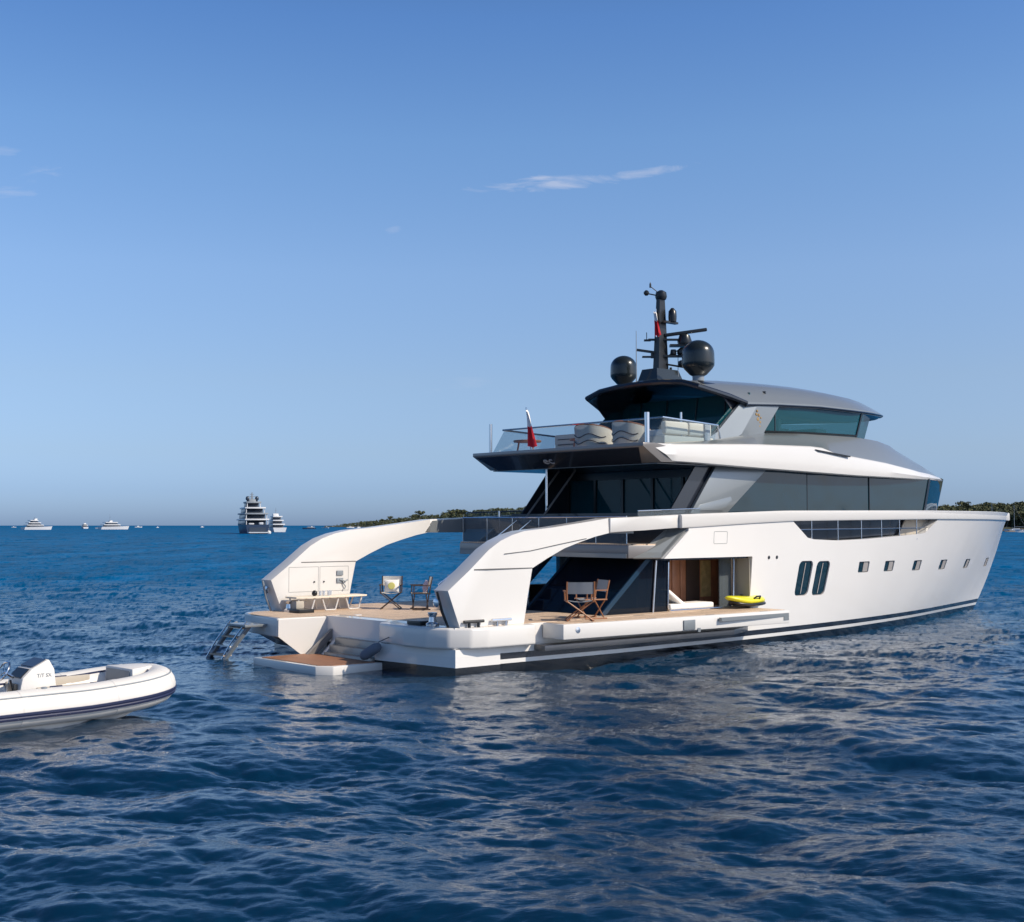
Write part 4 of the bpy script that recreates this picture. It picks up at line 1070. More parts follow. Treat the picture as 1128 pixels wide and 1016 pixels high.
# slot rails in the bulwark
for s in (-1, 1):
    b = NB()
    xs2 = [10.35] + list(np.linspace(10.7, 17.6, 20)) + [18.2]
    add_tube(b, [(x, s * (hull_y(x, 3.2) - 0.10), 3.175 + 0.006 * (x - 10)) for x in xs2], 0.02, 6)
    for x in (11.15, 12.5, 13.8, 15.0, 16.15, 17.35): add_tube(b, [(x, s * (hull_y(x, 3.2) - 0.10), 2.85), (x, s * (hull_y(x, 3.2) - 0.10), 3.5)], 0.022, 6)
    obj('bulwark_rail', b, STEEL, yacht)
    b = NB()
    for x in (9.05, 9.42): add_lathe(b, (x, s * (hull_y(x, 2.42) - 0.01), 2.42), [(0.05, 0), (0.05, 0.02), (0.02, 0.03)], 8, Vector((0, s, 0)))
    obj('fuel_vent', b, BLACK, yacht)
    b = NB()
    for poly in (round_rect(6.9, 2.98, 0.55, 0.32, 0.03),):
        add_tube(b, [(x, s * (hull_y(x, z) + 0.001), z) for x, z in poly], 0.006, 4, closed=True)
    obj('locker_lid', b, SILVER, yacht)

# passerelle and boarding steps on the port quarter
b = NB()
PX, PY = 0.45, -0.39
add_box(b, (-3.75 + PX, 2.75 + PY, 0.86), (1.25, 0.9, 0.06), bevel=0.01); ps = obj('passerelle', b, SILVER, yacht)
b = NB(); add_box(b, (-3.1 + PX, 2.75 + PY, 0.75), (1.3, 0.62, 0.16), bevel=0.02); obj('passerelle_slide', b, WHITE, ps)
b = NB(); add_prism(b, [(-3.2, 0.66), (-2.1, 0.64), (-2.1, 0.30), (-2.5, 0.28)], 2.8, 2.2); obj('passerelle_bracket', b, TAUPE, ps)
OFF = Vector((PX, PY, 0))
A0, A1 = Vector((-4.25, 3.2, 0.85)) + OFF, Vector((-4.8, 3.75, -0.25)) + OFF
B0, B1 = Vector((-4.25, 2.42, 0.85)) + OFF, Vector((-4.8, 2.97, -0.25)) + OFF
b = NB()
for p, q in ((A0, A1), (B0, B1)):
    d = (q - p)
    add_quad_slab(b, [p, q, q + Vector((0.16, 0.0, 0.1)), p + Vector((0.16, 0.0, 0.06))], 0.05)
lad = obj('boarding_ladder', b, FAR_GREY, yacht)
for k in range(5):
    t = 0.1 + 0.2 * k
    b = NB(); c = (A0.lerp(A1, t) + B0.lerp(B1, t)) / 2 + Vector((0.08, 0, 0.05)); add_box(b, c, (0.22, 0.74, 0.03))
    obj('ladder_tread', b, TEAK if k != 2 else WHITE, lad)
b = NB()
for p, q in ((A0, A1), (B0, B1)): add_tube(b, [p + Vector((-.02, 0, .12)), p.lerp(q, .5) + Vector((.0, 0, .16)), q + Vector((0.05, 0, .1))], 0.02, 6)
obj('ladder_rail', b, STEEL, lad)

# ------------------------------------------------------------------ things on board (each one a thing of its own)
def on_board(name, x, y, z, yaw, label, cat, group=None):
    e = empty(name, yw(x, y, z), YAW + yaw)
    return tag(e, label, cat, group)
DECK = ZD + 0.007
def director_chair(x, y, yaw, canvas, frame, label, group):
    t = on_board('director_chair', x, y, DECK, yaw, label, 'chair', group)
    b = NB()
    n = 7
    top = [[(-0.20 + 0.42 * i / n, -0.25 + 0.5 * j / 6, 0.445 - 0.035 * math.sin(math.pi * j / 6)) for j in range(7)] for i in range(n + 1)]
    vs = [[b.verts.new(p) for p in r] for r in top]
    for A, B in zip(vs[:-1], vs[1:]):
        for k in range(6): b.faces.new((A[k], A[k + 1], B[k + 1], B[k]))
    bmesh.ops.solidify(b, geom=b.faces[:], thickness=0.02)
    obj('seat', b, canvas, t)
    b = NB()
    vs = [[b.verts.new((-0.235 - 0.035 * math.sin(math.pi * j / 6) - 0.05 * i, -0.27 + 0.54 * j / 6, 0.60 + 0.26 * i)) for j in range(7)] for i in range(2)]
    for k in range(6): b.faces.new((vs[0][k], vs[0][k + 1], vs[1][k + 1], vs[1][k]))
    bmesh.ops.solidify(b, geom=b.faces[:], thickness=0.02)
    obj('backrest', b, canvas, t)
    for s in (-1, 1):
        b = NB(); add_box(b, (0.0, s * 0.275, 0.645), (0.48, 0.055, 0.025), bevel=0.008); obj('armrest', b, frame, t)
        b = NB(); add_tube(b, [(-0.21, s * 0.26, 0.43), (-0.24, s * 0.265, 0.63), (-0.29, s * 0.265, 0.87)], 0.016, 6); obj('back_post', b, frame, t)
        b = NB(); add_tube(b, [(0.20, s * 0.26, 0.43), (0.20, s * 0.27, 0.635)], 0.015, 6); obj('arm_post', b, frame, t)
        b = NB(); add_tube(b, [(-0.24, s * 0.26, 0.435), (0.24, s * 0.26, 0.435)], 0.018, 6); obj('seat_rail', b, frame, t)
        b = NB(); add_tube(b, [(-0.24, s * 0.25, 0.015), (0.24, s * 0.25, 0.015)], 0.018, 6); obj('foot_rail', b, frame, t)
        for xx in (-0.19, 0.19):
            b = NB(); add_tube(b, [(xx + 0.012 * s, s * 0.25, 0.02), (xx + 0.012 * s, -s * 0.25, 0.43)], 0.016, 6); obj('leg', b, frame, t)
    if y < -3: t.scale = (1.2, 1.2, 1.06)
    return t
def cushion(x, y, z, yaw, size, m, label, tilt=0.0):
    b = NB()
    bmesh.ops.create_cube(b, size=1.0)
    bmesh.ops.subdivide_edges(b, edges=b.edges[:], cuts=6, use_grid_fill=True)
    for v in b.verts:
        u, w = v.co.y * 2, v.co.z * 2
        f = (1 - abs(u) ** 3) * (1 - abs(w) ** 3)
        v.co.x = v.co.x * (0.15 + 0.85 * f)
        v.co.y *= 1 - 0.06 * (1 - w * w); v.co.z *= 1 - 0.06 * (1 - u * u)
    bmesh.ops.transform(b, matrix=Matrix.Rotation(tilt, 4, 'Y') @ Matrix.Diagonal((*size, 1)), verts=b.verts)
    o = obj('cushion', b, m, None, 60)
    o.matrix_world = Matrix.Translation(yw(x, y, z)) @ Matrix.Rotation(YAW + yaw, 4, 'Z')
    return tag(o, label, 'cushion')
WHITE_CHAIR = 'folding director chairs on the beach deck'
director_chair(0.60, 2.20, R(228), WHITEFAB, DARKWOOD, 'white canvas director chair with dark crossed legs, facing the camera with a yellow print cushion', WHITE_CHAIR)
director_chair(1.02, 1.46, R(150), WHITEFAB, DARKWOOD, 'white canvas director chair beside the near stern arm, holding a lilac cushion', WHITE_CHAIR)
director_chair(1.52, -4.08, R(52), GREYFAB, WOOD, 'grey canvas director chair with brown crossed legs, its back to the camera on the terrace', WHITE_CHAIR)
director_chair(2.25, -3.72, R(160), GREYFAB, WOOD, 'grey director chair seen side on, just in front of the other grey chair', WHITE_CHAIR)
bpy.data.objects['director_chair.003']['label'] = 'grey director chair turned side on, right of the grey chair that shows its back'
def cus_at(x, y, yaw, m, label):
    dx, dy = math.cos(yaw), math.sin(yaw)
    return cushion(x - 0.14 * dx, y - 0.14 * dy, DECK + 0.61, yaw, (0.14, 0.40, 0.34), m, label, R(-12))
c1 = cus_at(0.60, 2.20, R(228), WHITEFAB, 'white cushion with a yellow print, leaning in the far left director chair')
b = NB(); add_lathe(b, (0.066, 0, 0.0), [(0.10, 0), (0.09, 0.012), (0.02, 0.016)], 9, Vector((1, 0, 0.2))); obj('yellow_print', b, LIME, c1)
cus_at(1.02, 1.46, R(150), LILAC, 'lilac cushion leaning in the director chair beside the near stern arm')

# white folding table by the port arm
tbl = t = on_board('folding_table', -0.92, 2.98, DECK, 0, 'long low cream folding table standing against the inside of the far stern arm', 'table')
b = NB(); add_box(b, (0, 0, 0.36), (2.55, 0.55, 0.045), bevel=0.012); obj('table_top', b, BEIGE, t)
for x in (-0.95, -0.1, 0.75):
    for s in (-1, 1):
        b = NB(); add_tube(b, [(x - 0.22, s * 0.2, 0.34), (x - 0.10, s * 0.22, 0.01)], 0.022, 6); add_tube(b, [(x - 0.10, s * 0.22, 0.02), (x + 0.24, s * 0.22, 0.02)], 0.018, 6); add_tube(b, [(x + 0.24, s * 0.22, 0.01), (x + 0.38, s * 0.2, 0.34)], 0.022, 6); obj('leg', b, WHITE, t)
b = NB(); add_box(b, (-1.12, -0.05, 0.17), (0.28, 0.4, 0.22), bevel=0.03); obj('end_box', b, CREAM, t)
b = NB(); add_lathe(b, (0, 0, 0), [(0.03, 0), (0.07, 0.03), (0.075, 0.09), (0.05, 0.13), (0.02, 0.15)], 14)
sp_ = obj('speaker', b, BLACK, None, 50); sp_.matrix_world = Matrix.Translation(yw(-1.35, 2.9, DECK + 0.384)); tag(sp_, 'small round black speaker on the long cream folding table', 'speaker')
DRINK = glass_material('drinking_glass', (0.55, 0.60, 0.68), 0.6, 1.5)
for i, (dx, dy) in enumerate(((0, 0), (0.13, 0.03), (0.25, -0.02), (0.35, 0.05))):
    b = NB(); add_lathe(b, (0, 0, 0), [(0.03, 0), (0.035, 0.01), (0.042, 0.13), (0.038, 0.13), (0.03, 0.02)], 12)
    g = obj('tumbler', b, DRINK, None, 50); g.matrix_world = Matrix.Translation(yw(-1.18 + dx, 2.9 + dy, DECK + 0.384))
    tag(g, 'clear drinking tumbler in a row of four on the cream folding table', 'glass', 'tumblers on the folding table')

tbl.scale = (0.86, 1, 1)
# mattress with raised head in the doorway
t = on_board('sun_mattress', 6.15, -2.95, DECK, 0, 'white sun mattress with a raised back lying in the open side doorway', 'mattress')
b = NB(); add_box(b, (0.35, 0, 0.09), (1.75, 0.62, 0.16), bevel=0.05); obj('pad', b, WHITEFAB, t, 60)
b = NB(); add_box(b, (-0.22, 0, 0.30), (0.85, 0.58, 0.12), Matrix.Rotation(R(32), 3, 'Y'), bevel=0.05); obj('raised_back', b, WHITEFAB, t, 60)
# yellow water scooter on the terrace
t = on_board('water_scooter', 7.95, -3.82, DECK + 0.02, R(2), 'yellow and black underwater scooter lying at the forward end of the side terrace', 'water scooter')
def hull_of(scale, z0, wide, tab):
    rings = []
    for x, w, h, zb in tab:
        rings.append([(x * scale, wide * w * math.cos(a), z0 + zb + h * max(math.sin(a), -0.9)) for a in [R(d) for d in range(0, 360, 24)]])
    return rings
b = NB(); add_loft(b, hull_of(1, 0.15, 1, [(-0.78, 0.04, 0.02, 0.15), (-0.66, 0.14, 0.06, 0.13), (-0.35, 0.25, 0.11, 0.07), (0, 0.27, 0.13, 0.03), (0.3, 0.26, 0.12, 0.03), (0.55, 0.22, 0.12, 0.04), (0.72, 0.17, 0.10, 0.03), (0.76, 0.08, 0.05, 0.02)])); obj('shell', b, YELLOW, t, 60)
b = NB(); add_loft(b, hull_of(1, 0.085, 1.06, [(-0.62, 0.05, 0.03, 0.10), (-0.4, 0.20, 0.06, 0.04), (0, 0.26, 0.075, 0.0), (0.4, 0.25, 0.075, 0.0), (0.70, 0.20, 0.07, 0.01), (0.80, 0.12, 0.05, 0.02)])); obj('keel', b, BLACK, t, 60)
for s in (-1, 1):
    b = NB(); add_tube(b, [(0.12, s * 0.20, 0.22), (0.18, s * 0.29, 0.30), (0.34, s * 0.29, 0.30), (0.40, s * 0.21, 0.22)], 0.025, 6); obj('handle', b, BLACK, t)
b = NB(); add_box(b, (0.28, 0, 0.275), (0.14, 0.16, 0.04), bevel=0.012); obj('display', b, BLACK, t)
# fender beside the stairs
b = NB(); P = [(0.02, -0.40), (0.10, -0.36), (0.15, -0.24), (0.155, 0), (0.15, 0.24), (0.10, 0.36), (0.02, 0.40)]; add_lathe(b, (0, 0, 0), P, 16)
t = on_board('fender', -2.55, -1.42, 0.42, 0, 'dark blue grey cylindrical fender hanging at the near end of the stern stairs', 'fender')
t.scale = (0.78, 0.78, 0.78)
o = obj('fender_body', b, FENDER, t, 50); o.rotation_euler = (R(55), R(30), 0)
b = NB(); add_tube(b, [(0.1, -0.25, 0.28), (0.35, -0.60, 0.48), (0.55, -0.95, 0.655)], 0.016, 6); obj('lanyard', b, ROPE, t)

# flags
def flag(name, pole, cloth, label, zsplit):
    t = empty(name, yw(*pole[0]), YAW); tag(t, label, 'flag')
    p0 = Vector(pole[0])
    b = NB(); add_tube(b, [Vector(p) - p0 for p in pole], 0.02, 6); obj('flag_pole', b, STEEL, t)
    top, w0, w1, h = cloth
    n, m_ = 16, 9
    for nm, a, c, mt in (('white_field', 0, zsplit, FLAGW), ('red_field', zsplit, n, RED)):
        b = NB()
        vs = []
        for i in range(a, c + 1):
            f = i / n; w = w0 + (w1 - w0) * f ** 0.8
            d = top.lerp(Vector(cloth[0]) + Vector((-0.10, -0.12, -h)), f)
            row = []
            for j in range(m_ + 1):
                g = j / m_
                row.append(b.verts.new(d + Vector((0.05 * math.sin(g * 11 + f * 2), -w * g, 0.03 * math.sin(g * 7)))))
            vs.append(row)
        for A, B in zip(vs[:-1], vs[1:]):
            for k in range(m_): b.faces.new((A[k], A[k + 1], B[k + 1], B[k]))
        o = obj(nm, b, mt, t, 60)
        o.location = -p0
flag('ensign', [(4.65, 1.06, 5.42), (4.55, 1.20, 6.66)], (Vector((4.54, 1.17, 6.55)), 0.06, 0.42, 1.05), 'white and red flag on a leaning pole at the flybridge edge', 7)
flag('courtesy_flag', [(MX - 0.16, 0.02, MZ + 1.35), (MX - 0.18, 0.02, MZ + 2.2)], (Vector((MX - 0.20, 0.10, MZ + 2.1)), 0.12, 0.26, 0.75), 'small white and red flag hanging on the mast above the radome dishes', 6)
bpy.data.objects['courtesy_flag']['label'] = 'small white and red flag hanging halfway up the black mast'

# flybridge furniture
FZ = 5.407
def tub_chair(x, y, yaw, label):
    t = on_board('tub_chair', x, y, FZ, yaw, label, 'armchair', 'woven tub chairs on the flybridge')
    def arc(r, z, n=22, a0=62, a1=298): return [(r * math.cos(R(a0 + (a1 - a0) * k / n)), r * 0.95 * math.sin(R(a0 + (a1 - a0) * k / n)), z) for k in range(n + 1)]
    hts = lambda k, n=22: 0.42 + 0.28 * math.sin(math.pi * k / n) ** 0.7
    b = NB()
    n = 22
    o_ = [arc(0.56, 0.04), arc(0.60, 0), arc(0.52, 0), arc(0.50, 0.04)]
    rows_ = []
    for k in range(n + 1):
        h = hts(k)
        a = o_[0][k]; c = o_[1][k]; d = o_[2][k]; e = o_[3][k]
        rows_.append([(a[0], a[1], 0.05), (c[0], c[1], h), (d[0], d[1], h), (e[0], e[1], 0.05)])
    add_loft(b, rows_); obj('woven_shell', b, BEIGE, t, 50)
    for z in (0.22, 0.40):
        b = NB(); add_tube(b, [(p[0] * (1 + 0.03), p[1] * (1 + 0.03), z + 0.05 * math.sin(k * 0.55)) for k, p in enumerate(arc(0.575, 0, n, 110, 250))], 0.014, 5); obj('weave_slot', b, DARKWOOD, t)
    b = NB(); add_tube(b, [(o_[1][k][0] * 0.94, o_[1][k][1] * 0.94, hts(k) + 0.012) for k in range(n + 1)], 0.028, 6); obj('top_rail', b, WOOD, t)
    b = NB(); add_lathe(b, (0.02, 0, 0.22), [(0.42, 0), (0.47, 0.03), (0.47, 0.14), (0.42, 0.18)], 20); obj('seat_cushion', b, WHITEFAB, t)
tub_chair(5.95, -0.15, R(10), 'beige woven tub chair with slotted back, left of the other tub chair on the flybridge')
tub_chair(5.95, -1.65, R(-12), 'woven tub chair with slotted back, between the other tub chair and the steel rail post')
t = on_board('deck_sofa', 6.75, -2.55, FZ, 0, 'long cream outdoor sofa behind the glass on the flybridge side', 'sofa')
b = NB(); add_box(b, (0, 0, 0.16), (2.0, 0.85, 0.26), bevel=0.03); obj('sofa_base', b, BEIGE, t)
for i in range(2):
    b = NB(); add_box(b, (-0.48 + 0.96 * i, 0.05, 0.37), (0.92, 0.72, 0.18), bevel=0.05); obj('seat_cushion', b, WHITEFAB, t, 60)
    b = NB(); add_box(b, (-0.48 + 0.96 * i, -0.32, 0.50), (0.92, 0.18, 0.36), bevel=0.06); obj('back_cushion', b, BEIGE, t, 60)
b = NB(); add_box(b, (0.72, -0.36, 0.45), (0.22, 0.2, 0.46), bevel=0.02); obj('grey_arm', b, GREYFAB, t)
def low_table(x, y, r, h, label):
    t = on_board('side_table', x, y, FZ, 0.4, label, 'table', 'brown tables on the flybridge')
    b = NB(); add_lathe(b, (0, 0, h - 0.05), [(r * 0.96, 0), (r, 0.02), (r, 0.05), (r * 0.97, 0.06)], 24); obj('table_top', b, WOOD, t)
    for k in range(3):
        b = NB(); a = 2.1 * k; add_tube(b, [(r * 0.6 * math.cos(a), r * 0.6 * math.sin(a), h - 0.05), (r * 0.75 * math.cos(a), r * 0.75 * math.sin(a), 0)], 0.03, 6); obj('leg', b, WOOD, t)
low_table(5.8, 2.55, 0.42, 0.42, 'brown round table at the far aft corner of the flybridge')
low_table(6.7, 1.1, 0.40, 0.44, 'brown round table behind the flag, beside the beige tub chair')
t = on_board('dining_bench', 7.6, 2.1, FZ, 0, 'cream slatted bench behind the red and white flag on the flybridge', 'bench')
b = NB(); add_box(b, (0, 0, 0.25), (0.7, 1.6, 0.4), bevel=0.04); obj('bench_base', b, BEIGE, t)
b = NB(); add_box(b, (-0.3, 0, 0.52), (0.12, 1.6, 0.30), bevel=0.03); obj('bench_back', b, BEIGE, t)
for z in (0.2, 0.36, 0.52):
    b = NB(); add_box(b, (-0.365, 0, z), (0.02, 1.3, 0.03)); obj('slat_gap', b, DARKWOOD, t)

# ------------------------------------------------------------------ inflatable tender in the left foreground
RIBYAW = R(46)
RB = Vector((-6.22, 22.75, 0.0))
rib = empty('inflatable_tender', RB, RIBYAW)
tag(rib, 'white inflatable tender with navy rubbing strip and white steering console, floating left of the yacht', 'tender')
def tube_path(n=56):
    # stern port round the bow to stern starboard; x forward with 0 at the bow
    pts = []
    for k in range(n + 1):
        u = -1 + 2 * k / n
        s = 1 if u > 0 else -1; a = abs(u)
        if a > 0.42:
            f = (a - 0.42) / 0.58; x = -1.25 - 3.75 * f; y = 0.80 + 0.02 * f
        else:
            f = a / 0.42
            x = -0.30 - 0.95 * f ** 2.0; y = 0.80 * (1 - (1 - f) ** 1.75)
        z = 0.40 + 0.17 * max(0, 1 + x / 2.2) ** 1.6
        pts.append(Vector((x, s * y, z)))
    return pts
TP = tube_path()
def tube_offset(pts, ang, r):
    out_ = []
    for i, p in enumerate(pts):
        a = pts[max(i - 1, 0)]; b_ = pts[min(i + 1, len(pts) - 1)]
        d = (b_ - a); d.z = 0; d.normalize()
        o_ = Vector((d.y, -d.x, 0))
        if o_.dot(p - Vector((-2.2, 0, p.z))) < 0: o_ = -o_
        out_.append(p + o_ * (r * math.cos(ang)) + Vector((0, 0, r * math.sin(ang))))
    return out_
TR = 0.295
b = NB(); add_tube(b, TP, TR, 20); obj('inflatable_tube', b, RIBWHITE, rib, 60)
b = NB()
bandp = [tube_offset(TP, R(a), TR + d) for a, d in ((-4, 0.003), (-6, 0.018), (-11, 0.018), (-13, 0.009), (-16, 0.009), (-18, 0.022), (-25, 0.022), (-27, 0.003))]
add_loft(b, [[bandp[k][i] for k in range(8)] for i in range(len(TP))], caps=True); obj('rubbing_strip', b, NAVY, rib, 40)
b = NB(); add_tube(b, tube_offset(TP, R(46), TR + 0.002), 0.014, 5); obj('pinstripe', b, FAR_GREY, rib)
b = NB(); add_tube(b, tube_offset(TP, R(128), TR + 0.004)[4:-4], 0.018, 5); obj('grab_rope', b, NAVY, rib)
for i in (8, 15, 22, 28, 34, 41, 48):
    b = NB(); add_tube(b, [TP[i].lerp(TP[i + 1], 0.02), TP[i].lerp(TP[i + 1], 0.45)], TR + 0.004, 20); obj('tube_seam', b, RIBWHITE, rib, 60)
for i in (10, 46):
    pv = tube_offset(TP, R(88), TR)[i]
    b = NB(); add_lathe(b, pv, [(0.05, -0.01), (0.05, 0.012), (0.035, 0.02)], 12); obj('air_valve', b, FAR_GREY, rib)
# rigid bottom
b = NB()
rings = []
for x, w, zt, zk in ((-4.9, 0.86, 0.24, -0.25), (-3.5, 0.88, 0.24, -0.25), (-2.0, 0.86, 0.26, -0.22), (-1.2, 0.74, 0.31, -0.12), (-0.75, 0.52, 0.37, 0.02), (-0.42, 0.26, 0.42, 0.17), (-0.25, 0.06, 0.45, 0.32)):
    rings.append([(x, -w, zt), (x, -w * 0.92, (zt * 0.45 + zk * 0.55)), (x, 0, zk), (x, w * 0.92, (zt * 0.45 + zk * 0.55)), (x, w, zt)])
add_loft(b, rings); obj('rigid_bottom', b, HULLGREY, rib, 40)
# interior liner, seats, bow locker
b = NB()
add_prism(b, [(-4.8, -0.72), (-1.6, -0.72), (-1.0, -0.5), (-0.6, -0.1), (-0.6, 0.1), (-1.0, 0.5), (-1.6, 0.72), (-4.8, 0.72)], 0.24, 0.34, axis='z'); obj('cockpit_floor', b, RIBFLOOR, rib)
b = NB()
add_prism(b, [(-2.2, -0.56), (-1.45, -0.56), (-1.0, -0.38), (-0.78, -0.05), (-0.78, 0.05), (-1.0, 0.38), (-1.45, 0.56), (-2.2, 0.56)], 0.345, 0.50, axis='z', bevel=0.03); obj('bow_cushion', b, RIBFLOOR, rib)
b = NB()
for s in (-1, 1): add_box(b, (-1.95, s * 0.57, 0.60), (1.5, 0.06, 0.16), bevel=0.02)
obj('side_pad', b, CREAM, rib)
b = NB(); add_prism(b, [(-0.95, -0.48), (-0.38, -0.16), (-0.38, 0.16), (-0.95, 0.48)], 0.50, 0.83, axis='z', bevel=0.03); bl = obj('bow_locker', b, RIBWHITE, rib)
b = NB(); add_prism(b, [(-0.97, -0.40), (-0.94, -0.40), (-0.94, 0.40), (-0.97, 0.40)], 0.52, 0.79, axis='z'); obj('locker_front', b, FAR_GREY, bl)
b = NB(); add_box(b, (-4.2, 0, 0.5), (0.5, 1.15, 0.32), bevel=0.05); obj('stern_seat', b, RIBFLOOR, rib)
# console
CX = -2.70
def cside(y0, y1, x0=0.0):
    return [(CX - 0.30 + x0, 0.34), (CX + 0.42, 0.34), (CX + 0.34, 0.95), (CX + 0.24, 1.12), (CX - 0.05, 0.98), (CX - 0.20, 0.84)]
b = NB(); add_prism(b, cside(0, 0), -0.50, 0.02, bevel=0.03); con = obj('console', b, RIBWHITE, rib, 35)
b = NB(); add_quad_slab(b, [(CX - 0.02, -0.45, 1.005), (CX - 0.02, -0.03, 1.005), (CX + 0.20, -0.03, 1.11), (CX + 0.20, -0.45, 1.11)], 0.02); obj('screen', b, FAR_BLUE, con)
b = NB(); add_quad_slab(b, [(CX - 0.21, -0.44, 0.84), (CX - 0.21, -0.04, 0.84), (CX - 0.07, -0.04, 0.97), (CX - 0.07, -0.44, 0.97)], 0.02); obj('instrument_panel', b, BLACK, con)
b = NB()
cw = Vector((CX - 0.42, -0.24, 0.95)); ax_ = Vector((-0.85, 0, 0.5)).normalized()
e1 = ax_.cross(Vector((0, 1, 0))).normalized(); e2 = ax_.cross(e1)
add_tube(b, [cw + (e1 * math.cos(R(a)) + e2 * math.sin(R(a))) * 0.17 for a in range(0, 360, 18)], 0.018, 6, closed=True)
for a in (90, 210, 330): add_tube(b, [cw - ax_ * 0.03, cw + (e1 * math.cos(R(a)) + e2 * math.sin(R(a))) * 0.17], 0.011, 5)
add_tube(b, [cw - ax_ * 0.02, cw - ax_ * 0.22], 0.025, 6)
obj('steering_wheel', b, STEEL, con)
b = NB(); add_box(b, (CX - 0.28, -0.30, 0.62), (0.06, 0.24, 0.26), bevel=0.01); add_tube(b, [(CX - 0.3, -0.40, 0.6), (CX - 0.37, -0.42, 0.82)], 0.02, 6); obj('throttle', b, BLACK, con)
me = text_mesh('T/T SX', 0.085, 0.003)
tx = link_mesh('tender_lettering', me, FAR_GREY, con, 0); tx.matrix_local = Matrix.Translation((CX + 0.16, -0.503, 0.86)) @ Matrix.Rotation(R(90), 4, 'X')
for x in (CX + 0.02, CX + 0.24):
    b = NB(); add_lathe(b, (x, -0.50, 0.48), [(0.045, -0.02), (0.05, 0.015), (0.035, 0.03), (0.02, 0.02)], 12, Vector((0, -1, 0))); obj('cup_socket', b, FAR_GREY, con)
b = NB(); add_box(b, (CX - 0.85, -0.24, 0.50), (0.42, 0.5, 0.30), bevel=0.05); add_box(b, (CX - 1.0, -0.24, 0.72), (0.1, 0.48, 0.25), bevel=0.03); obj('helm_seat', b, RIBWHITE, rib)
b = NB()
for x in (-1.7, -2.4, -3.6):
    for s in (-1, 1): add_tube(b, [(x - 0.12, s * 0.66, 0.62), (x - 0.1, s * 0.63, 0.68), (x + 0.1, s * 0.63, 0.68), (x + 0.12, s * 0.66, 0.62)], 0.014, 5)
obj('grab_handle', b, NAVY, rib)

# ------------------------------------------------------------------ far shore with pines
def at_px(u, d):      # a point on the water at depth d along a bearing
    return Vector(((u - 564) / 1380.0 * d, d, 0))
SHORE = [(360, 2700), (400, 2150), (440, 1700), (490, 1350), (545, 1150), (610, 1010), (700, 900), (820, 820), (940, 770), (1030, 735), (1080, 715), (1130, 700), (1250, 670), (1500, 640)]
def shore_d(u): return float(np.interp(u, [a for a, b in SHORE], [b for a, b in SHORE]))
def land_h(u): return float(np.interp(u, [360, 400, 470, 600, 800, 1030, 1130, 1500], [1.0, 3.2, 5.2, 6.5, 7.0, 6.5, 7.5, 8]))
LANDM = mat('scrub_ground', (0.055, 0.060, 0.035), 0.95, var=0.4, vscale=0.05)
ROCKM = mat('shore_rock', (0.30, 0.235, 0.19), 0.9, var=0.4, vscale=0.15, bump=0.5, bscale=0.5)
rng = random.Random(5)
b = NB(); vs = []
us = np.linspace(358, 1500, 190)
for u in us:
    d = shore_d(u); row = []
    h = land_h(u)
    for k, (dd, hh) in enumerate(((-6, -1.0), (0, 0.6), (6, 1.6), (30, h * 0.55), (90, h), (220, h * 1.1), (420, 2), (600, -2))):
        p = at_px(u, d + dd * (d / 800.0)); p.z = hh + (rng.uniform(-0.3, 0.5) * (1 if 0 < k < 6 else 0))
        row.append(b.verts.new(p))
    vs.append(row)
for A, B in zip(vs[:-1], vs[1:]):
    for k in range(7): b.faces.new((A[k], A[k + 1], B[k + 1], B[k]))
land = obj('shore_hill', b, LANDM, None, 60); tag(land, kind='structure')
b = NB()
for i in range(420):
    u = rng.uniform(362, 1300); d = shore_d(u) + rng.uniform(-3, 5)
    p = at_px(u, d); r = rng.uniform(0.5, 1.6)
    M = Matrix.Translation((p.x, p.y, rng.uniform(-0.1, 0.9))) @ Matrix.Rotation(rng.uniform(0, 6), 4, 'Z') @ Matrix.Diagonal((r * 1.6, r, r * 0.8, 1))
    bmesh.ops.create_icosphere(b, subdivisions=1, radius=1, matrix=M)
rocks = obj('shore_rocks', b, ROCKM, None, 0); tag(rocks, 'low line of brownish rocks along the foot of the wooded far shore', 'rocks', kind='stuff')

LEAF = []
for nm, c in (('pine_needles', (0.075, 0.086, 0.040)), ('pine_needles_light', (0.115, 0.120, 0.055)), ('pine_needles_dark', (0.046, 0.058, 0.034))):
    LEAF.append(mat(nm, c, 0.9, var=0.25, vscale=0.6))
BARK = mat('pine_bark', (0.11, 0.075, 0.055), 0.9, var=0.2)
def leaf_cloud(b, c, rx, rz, n, size, rg):
    for i in range(n):
        while True:
            v = Vector((rg.uniform(-1, 1), rg.uniform(-1, 1), rg.uniform(-0.8, 1)))
            if 0.25 < v.length < 1: break
        p = Vector(c) + Vector((v.x * rx, v.y * rx, v.z * rz))
        n_ = (v.normalized() + Vector((rg.uniform(-.6, .6), rg.uniform(-.6, .6), rg.uniform(-.2, .8)))).normalized()
        t1 = n_.cross(Vector((rg.uniform(-1, 1), rg.uniform(-1, 1), rg.uniform(-1, 1)))).normalized(); t2 = n_.cross(t1)
        s = size * rg.uniform(0.6, 1.4)
        q = [b.verts.new(p + t1 * s * a + t2 * s * c_ * 0.7 + n_ * rg.uniform(-.1, .1) * s) for a, c_ in ((-1, -.6), (0.2, -1), (1, 0.2), (-.2, 1))]
        b.faces.new(q).material_index = rg.choice((0, 0, 1, 2))
